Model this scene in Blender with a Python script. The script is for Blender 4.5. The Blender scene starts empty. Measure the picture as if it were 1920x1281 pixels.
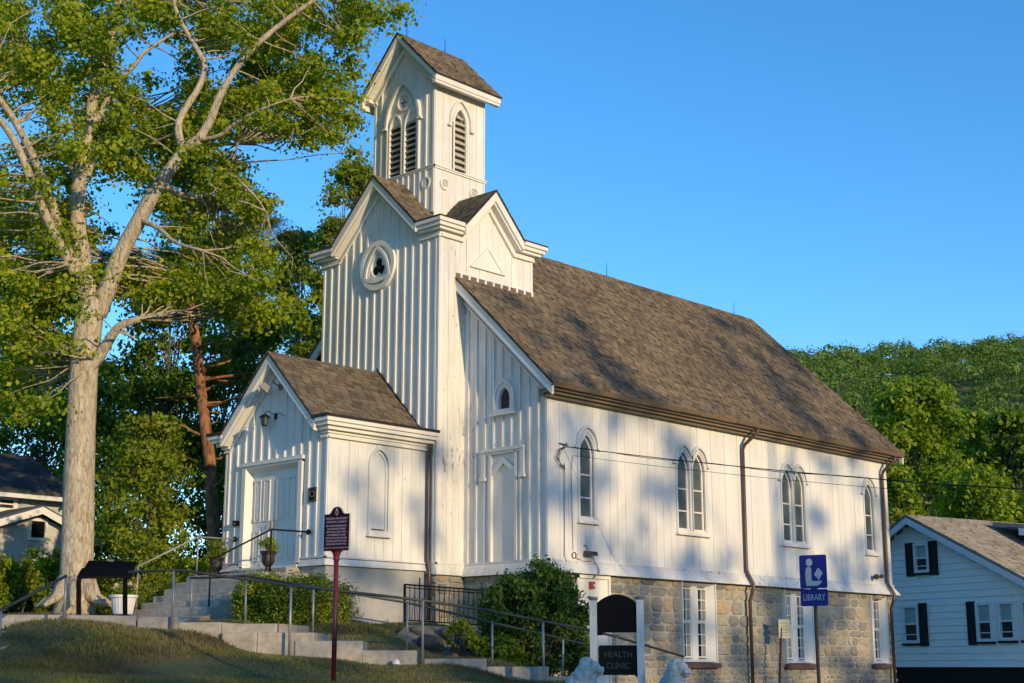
import bpy, math, random
import numpy as np
from mathutils import Vector, Matrix, noise

# ------------------------------------------------------------------ camera, sky, sun
SC = bpy.context.scene
COL = SC.collection
YAW, PITCH, FPX = 0.7567, 0.2201, 2719.1
CAM = Vector((25.529, -22.386, 0.171))
cd = bpy.data.cameras.new("camera"); cam = bpy.data.objects.new("camera", cd); COL.objects.link(cam)
cd.sensor_width = 36.0; cd.lens = FPX / 1920 * 36.0; cd.clip_start = 0.1; cd.clip_end = 6000
cam.location = CAM; cam.rotation_euler = (math.pi / 2 + PITCH, 0, YAW)
SC.camera = cam

SUN_FROM = Vector((1.0, -0.18, 0.21)).normalized()
w = bpy.data.worlds.new("World"); SC.world = w; w.use_nodes = True
nt = w.node_tree; nt.nodes.clear()
sky = nt.nodes.new("ShaderNodeTexSky"); sky.sky_type = 'NISHITA'; sky.sun_disc = False
sky.sun_elevation = math.asin(SUN_FROM.z); sky.sun_rotation = math.atan2(SUN_FROM.x, SUN_FROM.y)
sky.altitude = 1600; sky.air_density = 1.0; sky.dust_density = 0.05; sky.ozone_density = 3.0
bg = nt.nodes.new("ShaderNodeBackground"); bg.inputs[1].default_value = 0.15
wo = nt.nodes.new("ShaderNodeOutputWorld")
hs = nt.nodes.new("ShaderNodeHueSaturation"); hs.inputs['Saturation'].default_value = 1.20
nt.links.new(sky.outputs[0], hs.inputs['Color']); nt.links.new(hs.outputs[0], bg.inputs[0]); nt.links.new(bg.outputs[0], wo.inputs[0])
sl = bpy.data.lights.new("sun", 'SUN'); sl.energy = 2.3; sl.angle = math.radians(0.55); sl.color = (1.0, 0.74, 0.39)
sun = bpy.data.objects.new("sun", sl); COL.objects.link(sun)
sun.rotation_euler = SUN_FROM.to_track_quat('Z', 'Y').to_euler()
SC.view_settings.view_transform = 'Standard'; SC.view_settings.look = 'None'
SC.view_settings.exposure = 0.94; SC.view_settings.gamma = 1.0; SC.view_settings.use_curve_mapping = False
SC.render.engine = 'CYCLES'
SC.cycles.max_bounces = 6; SC.cycles.diffuse_bounces = 3; SC.cycles.glossy_bounces = 3
SC.cycles.transmission_bounces = 4; SC.cycles.transparent_max_bounces = 6; SC.cycles.use_denoising = True

R = random.Random(7)
NR = np.random.RandomState(11)
F_ = Vector((-math.sin(YAW) * math.cos(PITCH), math.cos(YAW) * math.cos(PITCH), math.sin(PITCH)))
R_ = Vector((math.cos(YAW), math.sin(YAW), 0)); U_ = R_.cross(F_)
def at(px, D, py=1249):
    """world point on the line of sight through photo pixel (px, py) at ground distance D"""
    d = F_ + R_ * ((px - 960) / FPX) - U_ * ((py - 640.5) / FPX)
    return CAM + d * (D / math.hypot(d.x, d.y))

# ------------------------------------------------------------------ object helpers
def tag(o, label=None, cat=None, group=None, kind=None):
    if label: o['label'] = label
    if cat: o['category'] = cat
    if group: o['group'] = group
    if kind: o['kind'] = kind
    return o
LOC = {}
def root(name, loc, label=None, cat=None, group=None, kind=None):
    o = bpy.data.objects.new(name, None); o.empty_display_size = 0.2
    COL.objects.link(o); o.location = loc; LOC[o.name] = Vector(loc)
    return tag(o, label, cat, group, kind)
def wloc(o):
    return LOC.get(o.name, Vector((0, 0, 0))) if o else Vector((0, 0, 0))
SPLIT = {'board', 'rake_board', 'wall', 'belfry_window', 'lead_lattice', 'water_table', 'flashing', 'roof', 'corner_board', 'cornice', 'cornice_roof', 'eave_cornice', 'frieze', 'string_course', 'eave_moulding', 'gutter', 'bargeboard', 'foundation', 'basement_wall', 'drip_board', 'cable', 'drip_loop', 'red_coil', 'lantern_frame', 'cross_tracery', 'glazing_bar', 'print_line', 'shade_lines', 'mortar_core'}
class MB:
    def clusters(s, tol=.012):
        par = list(range(len(s.v)))
        def f(i):
            while par[i] != i: par[i] = par[par[i]]; i = par[i]
            return i
        for t in s.f:
            for i in t[1:]:
                a, b = f(t[0]), f(i)
                if a != b: par[a] = b
        g = {}
        for i in range(len(s.v)): g.setdefault(f(i), []).append(i)
        B = [[ids, [min(s.v[i][k] for i in ids) - tol for k in range(3)], [max(s.v[i][k] for i in ids) + tol for k in range(3)]] for ids in g.values()]
        n = len(B); q = list(range(n))
        def h(i):
            while q[i] != i: q[i] = q[q[i]]; i = q[i]
            return i
        for i in range(n):
            for j in range(i):
                if all(B[i][1][k] <= B[j][2][k] and B[j][1][k] <= B[i][2][k] for k in range(3)): q[h(i)] = h(j)
        G = {}
        for i in range(n): G.setdefault(h(i), set()).update(B[i][0])
        out = []
        for ids in G.values():
            mb = MB(); mp_ = {}
            for i in sorted(ids): mp_[i] = len(mb.v); mb.v.append(s.v[i])
            for t, m in zip(s.f, s.m):
                if t[0] in ids: mb.f.append(tuple(mp_[i] for i in t)); mb.m.append(m)
            out.append(mb)
        return out
    def __init__(s): s.v = []; s.f = []; s.m = []
    def add(s, vs, fs, mi=0):
        b = len(s.v); s.v += [tuple(v) for v in vs]; s.f += [tuple(i + b for i in f) for f in fs]; s.m += [mi] * len(fs); return s
    def box(s, x0, x1, y0, y1, z0, z1, mi=0):
        v = [(x0,y0,z0),(x1,y0,z0),(x1,y1,z0),(x0,y1,z0),(x0,y0,z1),(x1,y0,z1),(x1,y1,z1),(x0,y1,z1)]
        return s.add(v, [(3,2,1,0),(4,5,6,7),(0,1,5,4),(1,2,6,5),(2,3,7,6),(3,0,4,7)], mi)
    def obox(s, c, ax, h, mi=0):
        c = Vector(c); a = [Vector(k).normalized() * hh for k, hh in zip(ax, h)]
        v = [c + a[0]*i + a[1]*j + a[2]*k for k in (-1,1) for (i, j) in ((-1,-1),(1,-1),(1,1),(-1,1))]
        return s.add(v, [(3,2,1,0),(4,5,6,7),(0,1,5,4),(1,2,6,5),(2,3,7,6),(3,0,4,7)], mi)
    def prism(s, poly, ext, mi=0):
        n = len(poly); ext = Vector(ext); P = [Vector(p) for p in poly]
        v = P + [p + ext for p in P]
        f = [tuple(range(n))[::-1], tuple(range(n, 2*n))] + [(i, (i+1) % n, (i+1) % n + n, i + n) for i in range(n)]
        nn = Vector((0, 0, 0))
        for i in range(n): nn += P[i].cross(P[(i+1) % n])
        if nn.dot(ext) < 0: f = [t[::-1] for t in f]
        return s.add(v, f, mi)
    def loft(s, ringA, ringB, closed=True, caps=False, mi=0):
        n = len(ringA); v = list(ringA) + list(ringB)
        m = n if closed else n - 1
        f = [(i, (i+1) % n, (i+1) % n + n, i + n) for i in range(m)]
        if caps: f += [tuple(range(n))[::-1], tuple(range(n, 2*n))]
        return s.add(v, f, mi)
    def tube(s, pts, rad, n=8, mi=0, cap=True, wob=0.0, rng=None):
        pts = [Vector(p) for p in pts]; k = len(pts)
        if not isinstance(rad, (list, tuple)): rad = [rad] * k
        rings = []; ref = None
        for i, p in enumerate(pts):
            t = (pts[min(i+1, k-1)] - pts[max(i-1, 0)])
            if t.length < 1e-9: t = Vector((0, 0, 1))
            t.normalize()
            if ref is None: ref = Vector((1, 0, 0)) if abs(t.x) < .9 else Vector((0, 1, 0))
            a = (ref - t * ref.dot(t)).normalized(); b = t.cross(a); ref = a
            ring = []
            for j in range(n):
                th = 2 * math.pi * j / n; r = rad[i]
                if wob: r *= 1 + wob * (rng.random() - .5) * 2
                ring.append(p + a * (math.cos(th) * r) + b * (math.sin(th) * r))
            rings.append(ring)
        base = len(s.v); s.v += [tuple(q) for r in rings for q in r]
        for i in range(k - 1):
            for j in range(n):
                s.f.append((base+i*n+j, base+i*n+(j+1) % n, base+(i+1)*n+(j+1) % n, base+(i+1)*n+j)); s.m.append(mi)
        if cap:
            s.f.append(tuple(base + j for j in range(n))[::-1]); s.f.append(tuple(base + (k-1)*n + j for j in range(n))); s.m += [mi, mi]
        return s
    def lathe(s, prof, c, n=24, mi=0, flute=0):
        c = Vector(c); rings = []
        for (r, z) in prof:
            rings.append([c + Vector((math.cos(2*math.pi*j/n) * r * (1 - (flute if j % 2 else 0)), math.sin(2*math.pi*j/n) * r * (1 - (flute if j % 2 else 0)), z)) for j in range(n)])
        for a, b in zip(rings[:-1], rings[1:]): s.loft(a, b, mi=mi)
        return s
    def build(s, name, mat, parent=None, smooth=False, label=None, kind=None, bevel=0):
        if name in SPLIT and not kind:
            cl = s.clusters()
            if len(cl) > 1:
                for mb in cl: r = mb.build(name, mat, parent, smooth, label, 'x', bevel); del r['kind']
                return r
        me = bpy.data.meshes.new(name); off = wloc(parent)
        me.from_pydata([(v[0]-off.x, v[1]-off.y, v[2]-off.z) for v in s.v], [], s.f)
        for mm in (mat if isinstance(mat, (list, tuple)) else [mat]): me.materials.append(mm)
        if any(s.m): me.polygons.foreach_set('material_index', s.m)
        if smooth: me.polygons.foreach_set('use_smooth', [True] * len(s.f))
        me.update()
        o = bpy.data.objects.new(name, me); COL.objects.link(o)
        if parent: o.parent = parent; LOC[o.name] = off
        if bevel:
            b = o.modifiers.new('bevel', 'BEVEL'); b.width = bevel; b.segments = 2; b.limit_method = 'ANGLE'
        return tag(o, label, None, None, kind)
def inst(name, mesh, parent, M, label=None):
    o = bpy.data.objects.new(name, mesh); COL.objects.link(o)
    if parent: o.parent = parent; M = Matrix.Translation(-wloc(parent)) @ M
    o.matrix_local = M
    return tag(o, label)
def copy_tree(o, parent=None):
    c = o.copy(); COL.objects.link(c)
    if parent: c.parent = parent
    for ch in list(o.children): copy_tree(ch, c)
    return c

# ------------------------------------------------------------------ materials
def newmat(name):
    m = bpy.data.materials.new(name); m.use_nodes = True
    n = m.node_tree.nodes; b = n['Principled BSDF']
    return m, n, m.node_tree.links, b
def ramp(n, stops, interp='LINEAR'):
    r = n.new('ShaderNodeValToRGB'); r.color_ramp.interpolation = interp
    e = r.color_ramp.elements
    while len(e) > 1: e.remove(e[-1])
    e[0].position = stops[0][0]; e[0].color = (*stops[0][1], 1)
    for p, c in stops[1:]:
        k = e.new(p); k.color = (*c, 1)
    return r
def noise_n(n, l, scale, detail=4, rough=.6, vec=None, dist=0):
    t = n.new('ShaderNodeTexNoise'); t.inputs['Scale'].default_value = scale; t.inputs['Detail'].default_value = detail
    t.inputs['Roughness'].default_value = rough; t.inputs['Distortion'].default_value = dist
    if vec is not None: l.new(vec, t.inputs['Vector'])
    return t
def mapv(n, l, scale=(1, 1, 1), kind='Position'):
    if kind == 'Position':
        g = n.new('ShaderNodeNewGeometry').outputs['Position']
    else:
        g = n.new('ShaderNodeTexCoord').outputs['Object']
    m = n.new('ShaderNodeMapping'); m.inputs['Scale'].default_value = scale; l.new(g, m.inputs['Vector']); return m.outputs[0]
def mix(n, l, fac, a, b, typ='MIX'):
    m = n.new('ShaderNodeMix'); m.data_type = 'RGBA'; m.blend_type = typ
    for i, v in ((0, fac), (6, a), (7, b)):
        if isinstance(v, (int, float)): m.inputs[i].default_value = v
        elif isinstance(v, tuple): m.inputs[i].default_value = (*v, 1)
        else: l.new(v, m.inputs[i])
    return m.outputs[2]
def mth(n, l, op, a, b=None):
    m = n.new('ShaderNodeMath'); m.operation = op
    for i, v in ((0, a), (1, b)):
        if v is None: continue
        if isinstance(v, (int, float)): m.inputs[i].default_value = v
        else: l.new(v, m.inputs[i])
    return m.outputs[0]
def bump(n, l, b, h, strength=.3, dist=.01):
    k = n.new('ShaderNodeBump'); k.inputs['Strength'].default_value = strength; k.inputs['Distance'].default_value = dist
    l.new(h, k.inputs['Height']); l.new(k.outputs[0], b.inputs['Normal'])
def paint(name, col=(.78, .76, .72), peel=.0, dirt=.25, rough=.55):
    m, n, l, b = newmat(name)
    oi = n.new('ShaderNodeObjectInfo')
    v = mapv(n, l, (3, 3, .5)); s = noise_n(n, l, 2.2, 6, .65, v)
    r = ramp(n, [(.35, tuple(c * (1 - dirt * .55) for c in col)), (.62, col)]); l.new(s.outputs[0], r.inputs[0])
    c = r.outputs[0]
    big = noise_n(n, l, .35, 3, .5, mapv(n, l))
    r2 = ramp(n, [(.3, (.90, .89, .87)), (.7, (1, 1, 1))]); l.new(big.outputs[0], r2.inputs[0])
    c = mix(n, l, 1.0, c, r2.outputs[0], 'MULTIPLY')
    rr = ramp(n, [(0, (.93, .93, .93)), (1, (1, 1, 1))]); l.new(oi.outputs['Random'], rr.inputs[0])
    c = mix(n, l, 1.0, c, rr.outputs[0], 'MULTIPLY')
    if peel:
        pv = mapv(n, l, (6, 6, 1.5)); pn = noise_n(n, l, 2.4, 8, .7, pv, .4)
        area = noise_n(n, l, .55, 2, .5, mapv(n, l))
        sm = mth(n, l, 'ADD', pn.outputs[0], mth(n, l, 'MULTIPLY', mth(n, l, 'SUBTRACT', area.outputs[0], .5), .45))
        pr = ramp(n, [(.735 - peel, (0, 0, 0)), (.75 - peel, (1, 1, 1))]); l.new(sm, pr.inputs[0])
        c = mix(n, l, pr.outputs[0], c, (.30, .27, .23))
    l.new(c, b.inputs['Base Color']); b.inputs['Roughness'].default_value = rough
    fine = noise_n(n, l, 30, 4, .6, mapv(n, l, (1, 1, .15))); bump(n, l, b, fine.outputs[0], .25, .004)
    return m
def flat(name, col, rough=.6, metal=0, var=.12, scale=8, bs=.15):
    m, n, l, b = newmat(name)
    if max(col) < .03: b.inputs['Specular IOR Level'].default_value = .12
    t = noise_n(n, l, scale, 5, .6, mapv(n, l))
    r = ramp(n, [(.3, tuple(max(0, c * (1 - var)) for c in col)), (.7, tuple(c * (1 + var) for c in col))]); l.new(t.outputs[0], r.inputs[0])
    l.new(r.outputs[0], b.inputs['Base Color']); b.inputs['Roughness'].default_value = rough; b.inputs['Metallic'].default_value = metal
    if bs: bump(n, l, b, t.outputs[0], bs, .01)
    return m
def shingle_mat(name, cols, island=True):
    m, n, l, b = newmat(name)
    if island: rnd = n.new('ShaderNodeNewGeometry').outputs['Random Per Island']
    else: rnd = n.new('ShaderNodeObjectInfo').outputs['Random']
    k = len(cols); r = ramp(n, [(i / (k - 1), c) for i, c in enumerate(cols)]); l.new(rnd, r.inputs[0])
    t = noise_n(n, l, 90, 3, .8, mapv(n, l)); rt = ramp(n, [(.3, (.72, .72, .72)), (.7, (1.2, 1.2, 1.2))]); l.new(t.outputs[0], rt.inputs[0])
    c = mix(n, l, 1.0, r.outputs[0], rt.outputs[0], 'MULTIPLY')
    big = noise_n(n, l, .5, 4, .6, mapv(n, l)); rb = ramp(n, [(.35, (.82, .82, .84)), (.65, (1.1, 1.1, 1.05))]); l.new(big.outputs[0], rb.inputs[0])
    c = mix(n, l, 1.0, c, rb.outputs[0], 'MULTIPLY')
    l.new(c, b.inputs['Base Color']); b.inputs['Roughness'].default_value = .9; bump(n, l, b, t.outputs[0], .5, .006)
    return m
def leaf_mat(name, cols, trans=.45, tcol=(.30, .42, .03), big_s=.45):
    m, n, l, b = newmat(name)
    rnd = n.new('ShaderNodeNewGeometry').outputs['Random Per Island']
    k = len(cols); r = ramp(n, [(i / (k - 1), c) for i, c in enumerate(cols)]); l.new(rnd, r.inputs[0])
    big = noise_n(n, l, big_s, 3, .5, mapv(n, l)); rb = ramp(n, [(.3, (.66, .76, .8)), (.7, (1.3, 1.18, 1.0))]); l.new(big.outputs[0], rb.inputs[0])
    c = mix(n, l, 1.0, r.outputs[0], rb.outputs[0], 'MULTIPLY')
    if name == 'grass_blades':
        pn = noise_n(n, l, .9, 5, .65, mapv(n, l), .6); pr = ramp(n, [(.42, (0, 0, 0)), (.58, (1, 1, 1))]); l.new(pn.outputs[0], pr.inputs[0]); c = mix(n, l, pr.outputs[0], (.17, .135, .075), c)
        pn = noise_n(n, l, .35, 4, .6, mapv(n, l), .3); pr = ramp(n, [(.38, (.5, .5, .5)), (.55, (1.15, 1.15, 1.15))]); l.new(pn.outputs[0], pr.inputs[0]); c = mix(n, l, 1.0, c, pr.outputs[0], 'MULTIPLY')
    l.new(c, b.inputs['Base Color']); b.inputs['Roughness'].default_value = .55
    b.inputs['Specular IOR Level'].default_value = .25
    t = n.new('ShaderNodeBsdfTranslucent'); tc = mix(n, l, 1.0, c, tuple(x * 4.2 for x in tcol), 'MULTIPLY'); l.new(tc, t.inputs[0])
    ms = n.new('ShaderNodeMixShader'); ms.inputs[0].default_value = trans
    l.new(b.outputs[0], ms.inputs[1]); l.new(t.outputs[0], ms.inputs[2]); l.new(ms.outputs[0], n['Material Output'].inputs[0])
    return m
def bark_mat(name, c1, c2, c3, sc=5, zs=.22, dist=.05):
    m, n, l, b = newmat(name)
    v = mapv(n, l, (1, 1, zs)); t = noise_n(n, l, sc, 8, .65, v, 1.2)
    r = ramp(n, [(.36, c1), (.5, c2), (.66, c3)]); l.new(t.outputs[0], r.inputs[0])
    l.new(r.outputs[0], b.inputs['Base Color']); b.inputs['Roughness'].default_value = .9
    bump(n, l, b, t.outputs[0], 1.0, dist)
    return m
def glass_mat(name, c1, c2, rough=.12):
    m, n, l, b = newmat(name)
    t = noise_n(n, l, 1.3, 3, .5, mapv(n, l)); r = ramp(n, [(.35, c1), (.65, c2)]); l.new(t.outputs[0], r.inputs[0])
    l.new(r.outputs[0], b.inputs['Base Color']); b.inputs['Roughness'].default_value = rough
    b.inputs['Specular IOR Level'].default_value = .6
    w_ = noise_n(n, l, 5, 2, .5, mapv(n, l)); bump(n, l, b, w_.outputs[0], .08, .01)
    return m
WHITE = paint('white_paint', (.80, .785, .755), .04, .20)
PEEL = paint('peeling_white_paint', (.79, .775, .745), .105, .32)
PEEL2 = paint('badly_peeling_white_paint', (.74, .72, .69), .075, .3)
SIDEP = paint('side_wall_white_paint', (.80, .785, .755), .045, .16)
TRIM = paint('white_trim_paint', (.80, .78, .74), 0, .12)
ROOFM = shingle_mat('asphalt_shingle', [(.075, .060, .045), (.135, .105, .073), (.185, .142, .098), (.105, .082, .060), (.22, .168, .113)])
ROOFO = shingle_mat('asphalt_shingle_tab', [(.075, .060, .045), (.135, .105, .073), (.185, .142, .098), (.105, .082, .060), (.22, .168, .113)], False)
EDGE = flat('dark_brown_metal', (.030, .018, .014), .45)
BROWN = flat('brown_metal_downspout', (.075, .045, .035), .4, .0, .1)
TAN = flat('tan_brown_gutter_paint', (.20, .145, .10), .5)
TAND = flat('olive_brown_eave_paint', (.15, .125, .085), .6)
FLASH = flat('brown_flashing', (.17, .11, .085), .6)
MORTAR = flat('mortar', (.35, .33, .28), .95, 0, .2, 20, .4)
STUCCO = flat('grey_stucco', (.36, .36, .345), .9, 0, .16, 1.6, .3)
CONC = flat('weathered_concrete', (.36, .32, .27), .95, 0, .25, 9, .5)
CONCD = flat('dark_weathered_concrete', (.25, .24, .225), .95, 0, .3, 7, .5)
IRON = flat('black_iron', (.012, .012, .013), .5)
STEEL = flat('galvanised_grey_pipe', (.26, .27, .28), .45, .3)
DPIPE = flat('dark_green_pipe', (.035, .04, .038), .5)
BLACK = flat('black_paint', (.003, .003, .004), .7)
DARK = flat('dark_opening', (.012, .012, .014), .8)
LOUV = flat('grey_louvre', (.52, .49, .44), .8, 0, .2, 6)
def stone_mat(name):
    m, n, l, b = newmat(name)
    rnd = n.new('ShaderNodeObjectInfo').outputs['Random']
    cols = [(.29,.265,.22), (.24,.235,.215), (.37,.315,.235), (.32,.30,.25), (.21,.21,.205), (.36,.32,.25), (.35,.33,.285), (.40,.31,.215), (.27,.265,.245)]
    r = ramp(n, [(i / 9, c) for i, c in enumerate(cols)], 'CONSTANT'); l.new(rnd, r.inputs[0])
    t = noise_n(n, l, 9, 7, .7, mapv(n, l, (1, 1, 1.8)), .5); rt = ramp(n, [(.3, (.68, .68, .70)), (.7, (1.25, 1.2, 1.12))]); l.new(t.outputs[0], rt.inputs[0])
    c = mix(n, l, 1.0, r.outputs[0], rt.outputs[0], 'MULTIPLY'); l.new(c, b.inputs['Base Color']); b.inputs['Roughness'].default_value = .9
    bump(n, l, b, t.outputs[0], .8, .03)
    return m
STONE = stone_mat('field_stone')
GLASS = glass_mat('pale_leaded_glass', (.055, .075, .075), (.13, .16, .15), .25)
GLASSD = glass_mat('dark_window_glass', (.006, .008, .014), (.04, .045, .05), .06)
CURT = flat('grey_curtain', (.22, .23, .22), .8, 0, .25, 12, 0)
SILLM = flat('brownstone_sill', (.11, .065, .055), .8)

# ------------------------------------------------------------------ ground height
CP = [(-1.3,-5.6,1.12),(1.3,-5.6,1.05),(1.8,-2.9,1.1),(1.8,0,1.08),(3.1,-1.4,1.02),(-3.1,-5.9,1.30),(-6,-8,1.22),(-3,-12,1.05),(-6,0,1.5),
      (6.84,-9.86,.66),(6.45,-11.4,.80),(8.39,-8.91,.28),(9.49,-7.32,.17),(9.89,-5.11,-.09),(9.96,-3.47,-.42),(9.37,-.75,-.6),
      (11.3,-13.05,.0),(12.37,-11.6,-.06),(10.5,-14.5,.12),(12.0,-7.65,-.2),(12.2,-6.5,-.46),(6.0,-13.2,.48),(3,-9.5,1.0),(4.6,-7.6,.92),
      (6.75,-5.9,.66),(4.9,-5,.88),(7.6,-4.6,.25),(6.9,-2.0,-.35),(6.2,-.6,-.5),(5.4,1.5,-.6),(8,4,-.75),(11,-2,-.75),(7,0,-.6),(10,1,-.75),(6.5,6,-.8),(6,11,-.85),(13,-5.5,-.62),(14,-2,-.8),(4.2,-2.9,.98),
      (25.5,-22.4,-1.43),(20,-14,-1.0),(16,-4,-.85),(12,5,-.7),(8,10,-.65),(6,15,-.7),(17,-20,-.7),(18,-30,-1.2),(30,0,-1.2),(45,0,-1.2),
      (0,22,-.6),(-10,6,1.6),(-15,-6,1.4),(-30,0,1.6),(4,24,-.9),(12,30,-1),(-12,40,.5),(60,-40,-1.5),(40,60,-1)]
CPA = np.array(CP)
def ground_np(X, Y):
    d = (X[..., None] - CPA[:, 0]) ** 2 + (Y[..., None] - CPA[:, 1]) ** 2 + .05
    wt_ = 1 / d ** 1.45
    return (wt_ * CPA[:, 2]).sum(-1) / wt_.sum(-1)
HD = (-.47, .88)
def hill_np(X, Y):
    dx, dy = X - CAM.x, Y - CAM.y
    D = np.hypot(dx, dy) + 1e-6
    a = np.arctan2(-dx, dy)                       # 0 = +y, grows to the left
    s = np.clip((D - 230) / (680 - 230), 0, 1); s = s * s * (3 - 2 * s)
    lat = np.clip((.92 - a) / .30, 0, 1); lat = lat * lat * (3 - 2 * lat)
    back = np.clip((a + 1.9) / .5, 0, 1)
    return 126 * s * lat * back + 36 * s * (1 - lat)
def G(x, y):
    X = np.array([float(x)]); Y = np.array([float(y)])
    return float(ground_np(X, Y)[0])

# ------------------------------------------------------------------ terrain
def terrain():
    near = np.arange(-16, 30.01, .3)
    def grow(a, b, n): return a + (b - a) * (np.linspace(0, 1, n) ** 2.2)
    xs = np.concatenate([-grow(16, 1500, 34)[::-1], near[1:-1], grow(30, 1500, 34)])
    nearY = np.arange(-26, 24.01, .3)
    ys = np.concatenate([-grow(26, 1500, 30)[::-1], nearY[1:-1], grow(24, 1500, 40)])
    X, Y = np.meshgrid(xs, ys, indexing='ij')
    Z = ground_np(X, Y) + hill_np(X, Y)
    Z += .02 * np.sin(X * 1.7 + 1.1 * np.sin(Y)) * np.cos(Y * 1.3)
    V = np.stack([X, Y, Z], -1).reshape(-1, 3)
    nx, ny = X.shape
    i = np.arange(nx - 1)[:, None] * ny + np.arange(ny - 1)[None, :]
    Q = np.stack([i, i + ny, i + ny + 1, i + 1], -1).reshape(-1, 4)
    return V, Q
def quads_mesh(name, V, Q, mats, parent=None, kind=None, smooth=False, label=None):
    me = bpy.data.meshes.new(name); off = wloc(parent)
    V = np.asarray(V, np.float32) - np.array([off.x, off.y, off.z], np.float32)
    me.vertices.add(len(V)); me.vertices.foreach_set('co', V.ravel())
    k = Q.shape[1]; me.loops.add(Q.size); me.loops.foreach_set('vertex_index', Q.ravel().astype(np.int32))
    me.polygons.add(len(Q)); me.polygons.foreach_set('loop_start', np.arange(0, Q.size, k, dtype=np.int32))
    me.polygons.foreach_set('loop_total', np.full(len(Q), k, np.int32))
    if smooth: me.polygons.foreach_set('use_smooth', np.ones(len(Q), bool))
    for mm in (mats if isinstance(mats, (list, tuple)) else [mats]): me.materials.append(mm)
    me.update(calc_edges=True); me.validate()
    o = bpy.data.objects.new(name, me); COL.objects.link(o)
    if parent: o.parent = parent; LOC[o.name] = off
    return tag(o, label, None, None, kind)
def lawn_mat():
    m, n, l, b = newmat('lawn_soil_and_grass')
    p = mapv(n, l)
    a = noise_n(n, l, .8, 6, .68, p, .5); f = noise_n(n, l, 9, 8, .8, p)
    r = ramp(n, [(.32, (.19, .14, .085)), (.44, (.15, .15, .06)), (.6, (.085, .13, .035)), (.75, (.13, .16, .045))]); l.new(a.outputs[0], r.inputs[0])
    rf = ramp(n, [(.32, (.35, .35, .35)), (.68, (1.5, 1.5, 1.45))]); l.new(f.outputs[0], rf.inputs[0])
    c = mix(n, l, 1.0, r.outputs[0], rf.outputs[0], 'MULTIPLY'); l.new(c, b.inputs['Base Color']); b.inputs['Roughness'].default_value = .95
    bump(n, l, b, f.outputs[0], 1.0, .10); return m
V, Q = terrain()
tag(quads_mesh('ground', V, Q, lawn_mat(), None, 'structure', True), 'sloping lawn and terrain around the church')

GRASS = leaf_mat('grass_blades', [(.075, .105, .022), (.12, .15, .030), (.17, .16, .06), (.26, .20, .10), (.10, .12, .03)], .3, big_s=.9)
def grass():
    N = 230000
    # visible wedge of lawn between the camera and the kerb, and the strips round the church
    px = NR.uniform(-250, 1150, N); D = NR.uniform(13.5, 25.5, N)
    a = np.arctan2((px - 960) / FPX, math.cos(PITCH)) ; ang = YAW - a
    x = CAM.x - np.sin(ang) * D; y = CAM.y + np.cos(ang) * D
    # keep to the camera side of the kerb line
    kx = np.interp(px, [118, 325, 545, 792, 1018, 1150, 1400], [22, 22.4, 21.75, 21.9, 23.2, 24.3, 25])
    keep = D < kx - .05
    n2 = 60000; x2 = NR.uniform(1.9, 8.6, n2); y2 = NR.uniform(-7.5, -.5, n2); D2 = np.hypot(x2 - CAM.x, y2 - CAM.y)
    z2 = ground_np(x2, y2); k2 = (z2 > .12) & (D2 > 23.9)
    n3 = 16000; x3 = NR.uniform(-9, -1.7, n3); y3 = NR.uniform(-12, -4, n3)
    x = np.concatenate([x[keep], x2[k2], x3]); y = np.concatenate([y[keep], y2[k2], y3])
    dens = np.array([noise.noise((a_ * .5, b_ * .5, 3.3)) for a_, b_ in zip(x, y)])
    k = NR.uniform(-1.1, .15, len(x)) < dens; x = x[k]; y = y[k]; dens = dens[k]
    z = ground_np(x, y); n = len(x)
    h = NR.uniform(.02, .065, n) * (1 + 1.2 * np.clip(dens, -.4, 1)); wd = NR.uniform(.006, .013, n); th = NR.uniform(0, 6.28, n)
    ln = NR.uniform(-.04, .04, (n, 2))
    bx = np.cos(th) * wd; by = np.sin(th) * wd
    V = np.stack([np.stack([x - bx, y - by, z - .01], -1), np.stack([x + bx, y + by, z - .01], -1), np.stack([x + ln[:, 0], y + ln[:, 1], z + h], -1)], 1).reshape(-1, 3)
    o = quads_mesh('grass', V, np.arange(len(V)).reshape(-1, 3), GRASS, None, 'stuff')
    tag(o, 'short patchy grass growing over the front lawn', 'grass')
grass()

# ------------------------------------------------------------------ the church
CH = root('church', (0, 0, 0), 'white board and batten wooden church with bell tower on a stone basement', 'church')
WT, YT, YN, WN, LN, PY, WP = 2.1, 3.15, .86, 4.66, 14.63, 2.92, 1.81
ZWT = 2.40
class FR:
    """wall frame: u along the wall, d outwards, z up"""
    def __init__(s, o, u, n): s.o = Vector(o); s.u = Vector(u); s.n = Vector(n)
    def p(s, u, z, d=0): return s.o + s.u * u + s.n * d + Vector((0, 0, z))
    def prism(s, mb, poly, d0, d1, mi=0): return mb.prism([s.p(u, z, d0) for u, z in poly], s.n * (d1 - d0), mi)
    def rect(s, mb, u0, u1, z0, z1, d0, d1, mi=0): return s.prism(mb, [(u0, z0), (u1, z0), (u1, z1), (u0, z1)], d0, d1, mi)
    def band(s, mb, A, B, d0, d1, mi=0):
        """solid strip between two outlines A and B (lists of (u,z))"""
        for i in range(len(A) - 1): s.prism(mb, [A[i], A[i+1], B[i+1], B[i]], d0, d1, mi)
        return mb
FRONT = lambda y: FR((0, y, 0), (1, 0, 0), (0, -1, 0))
SIDE = lambda x: FR((x, 0, 0), (0, 1, 0), (1, 0, 0))
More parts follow.
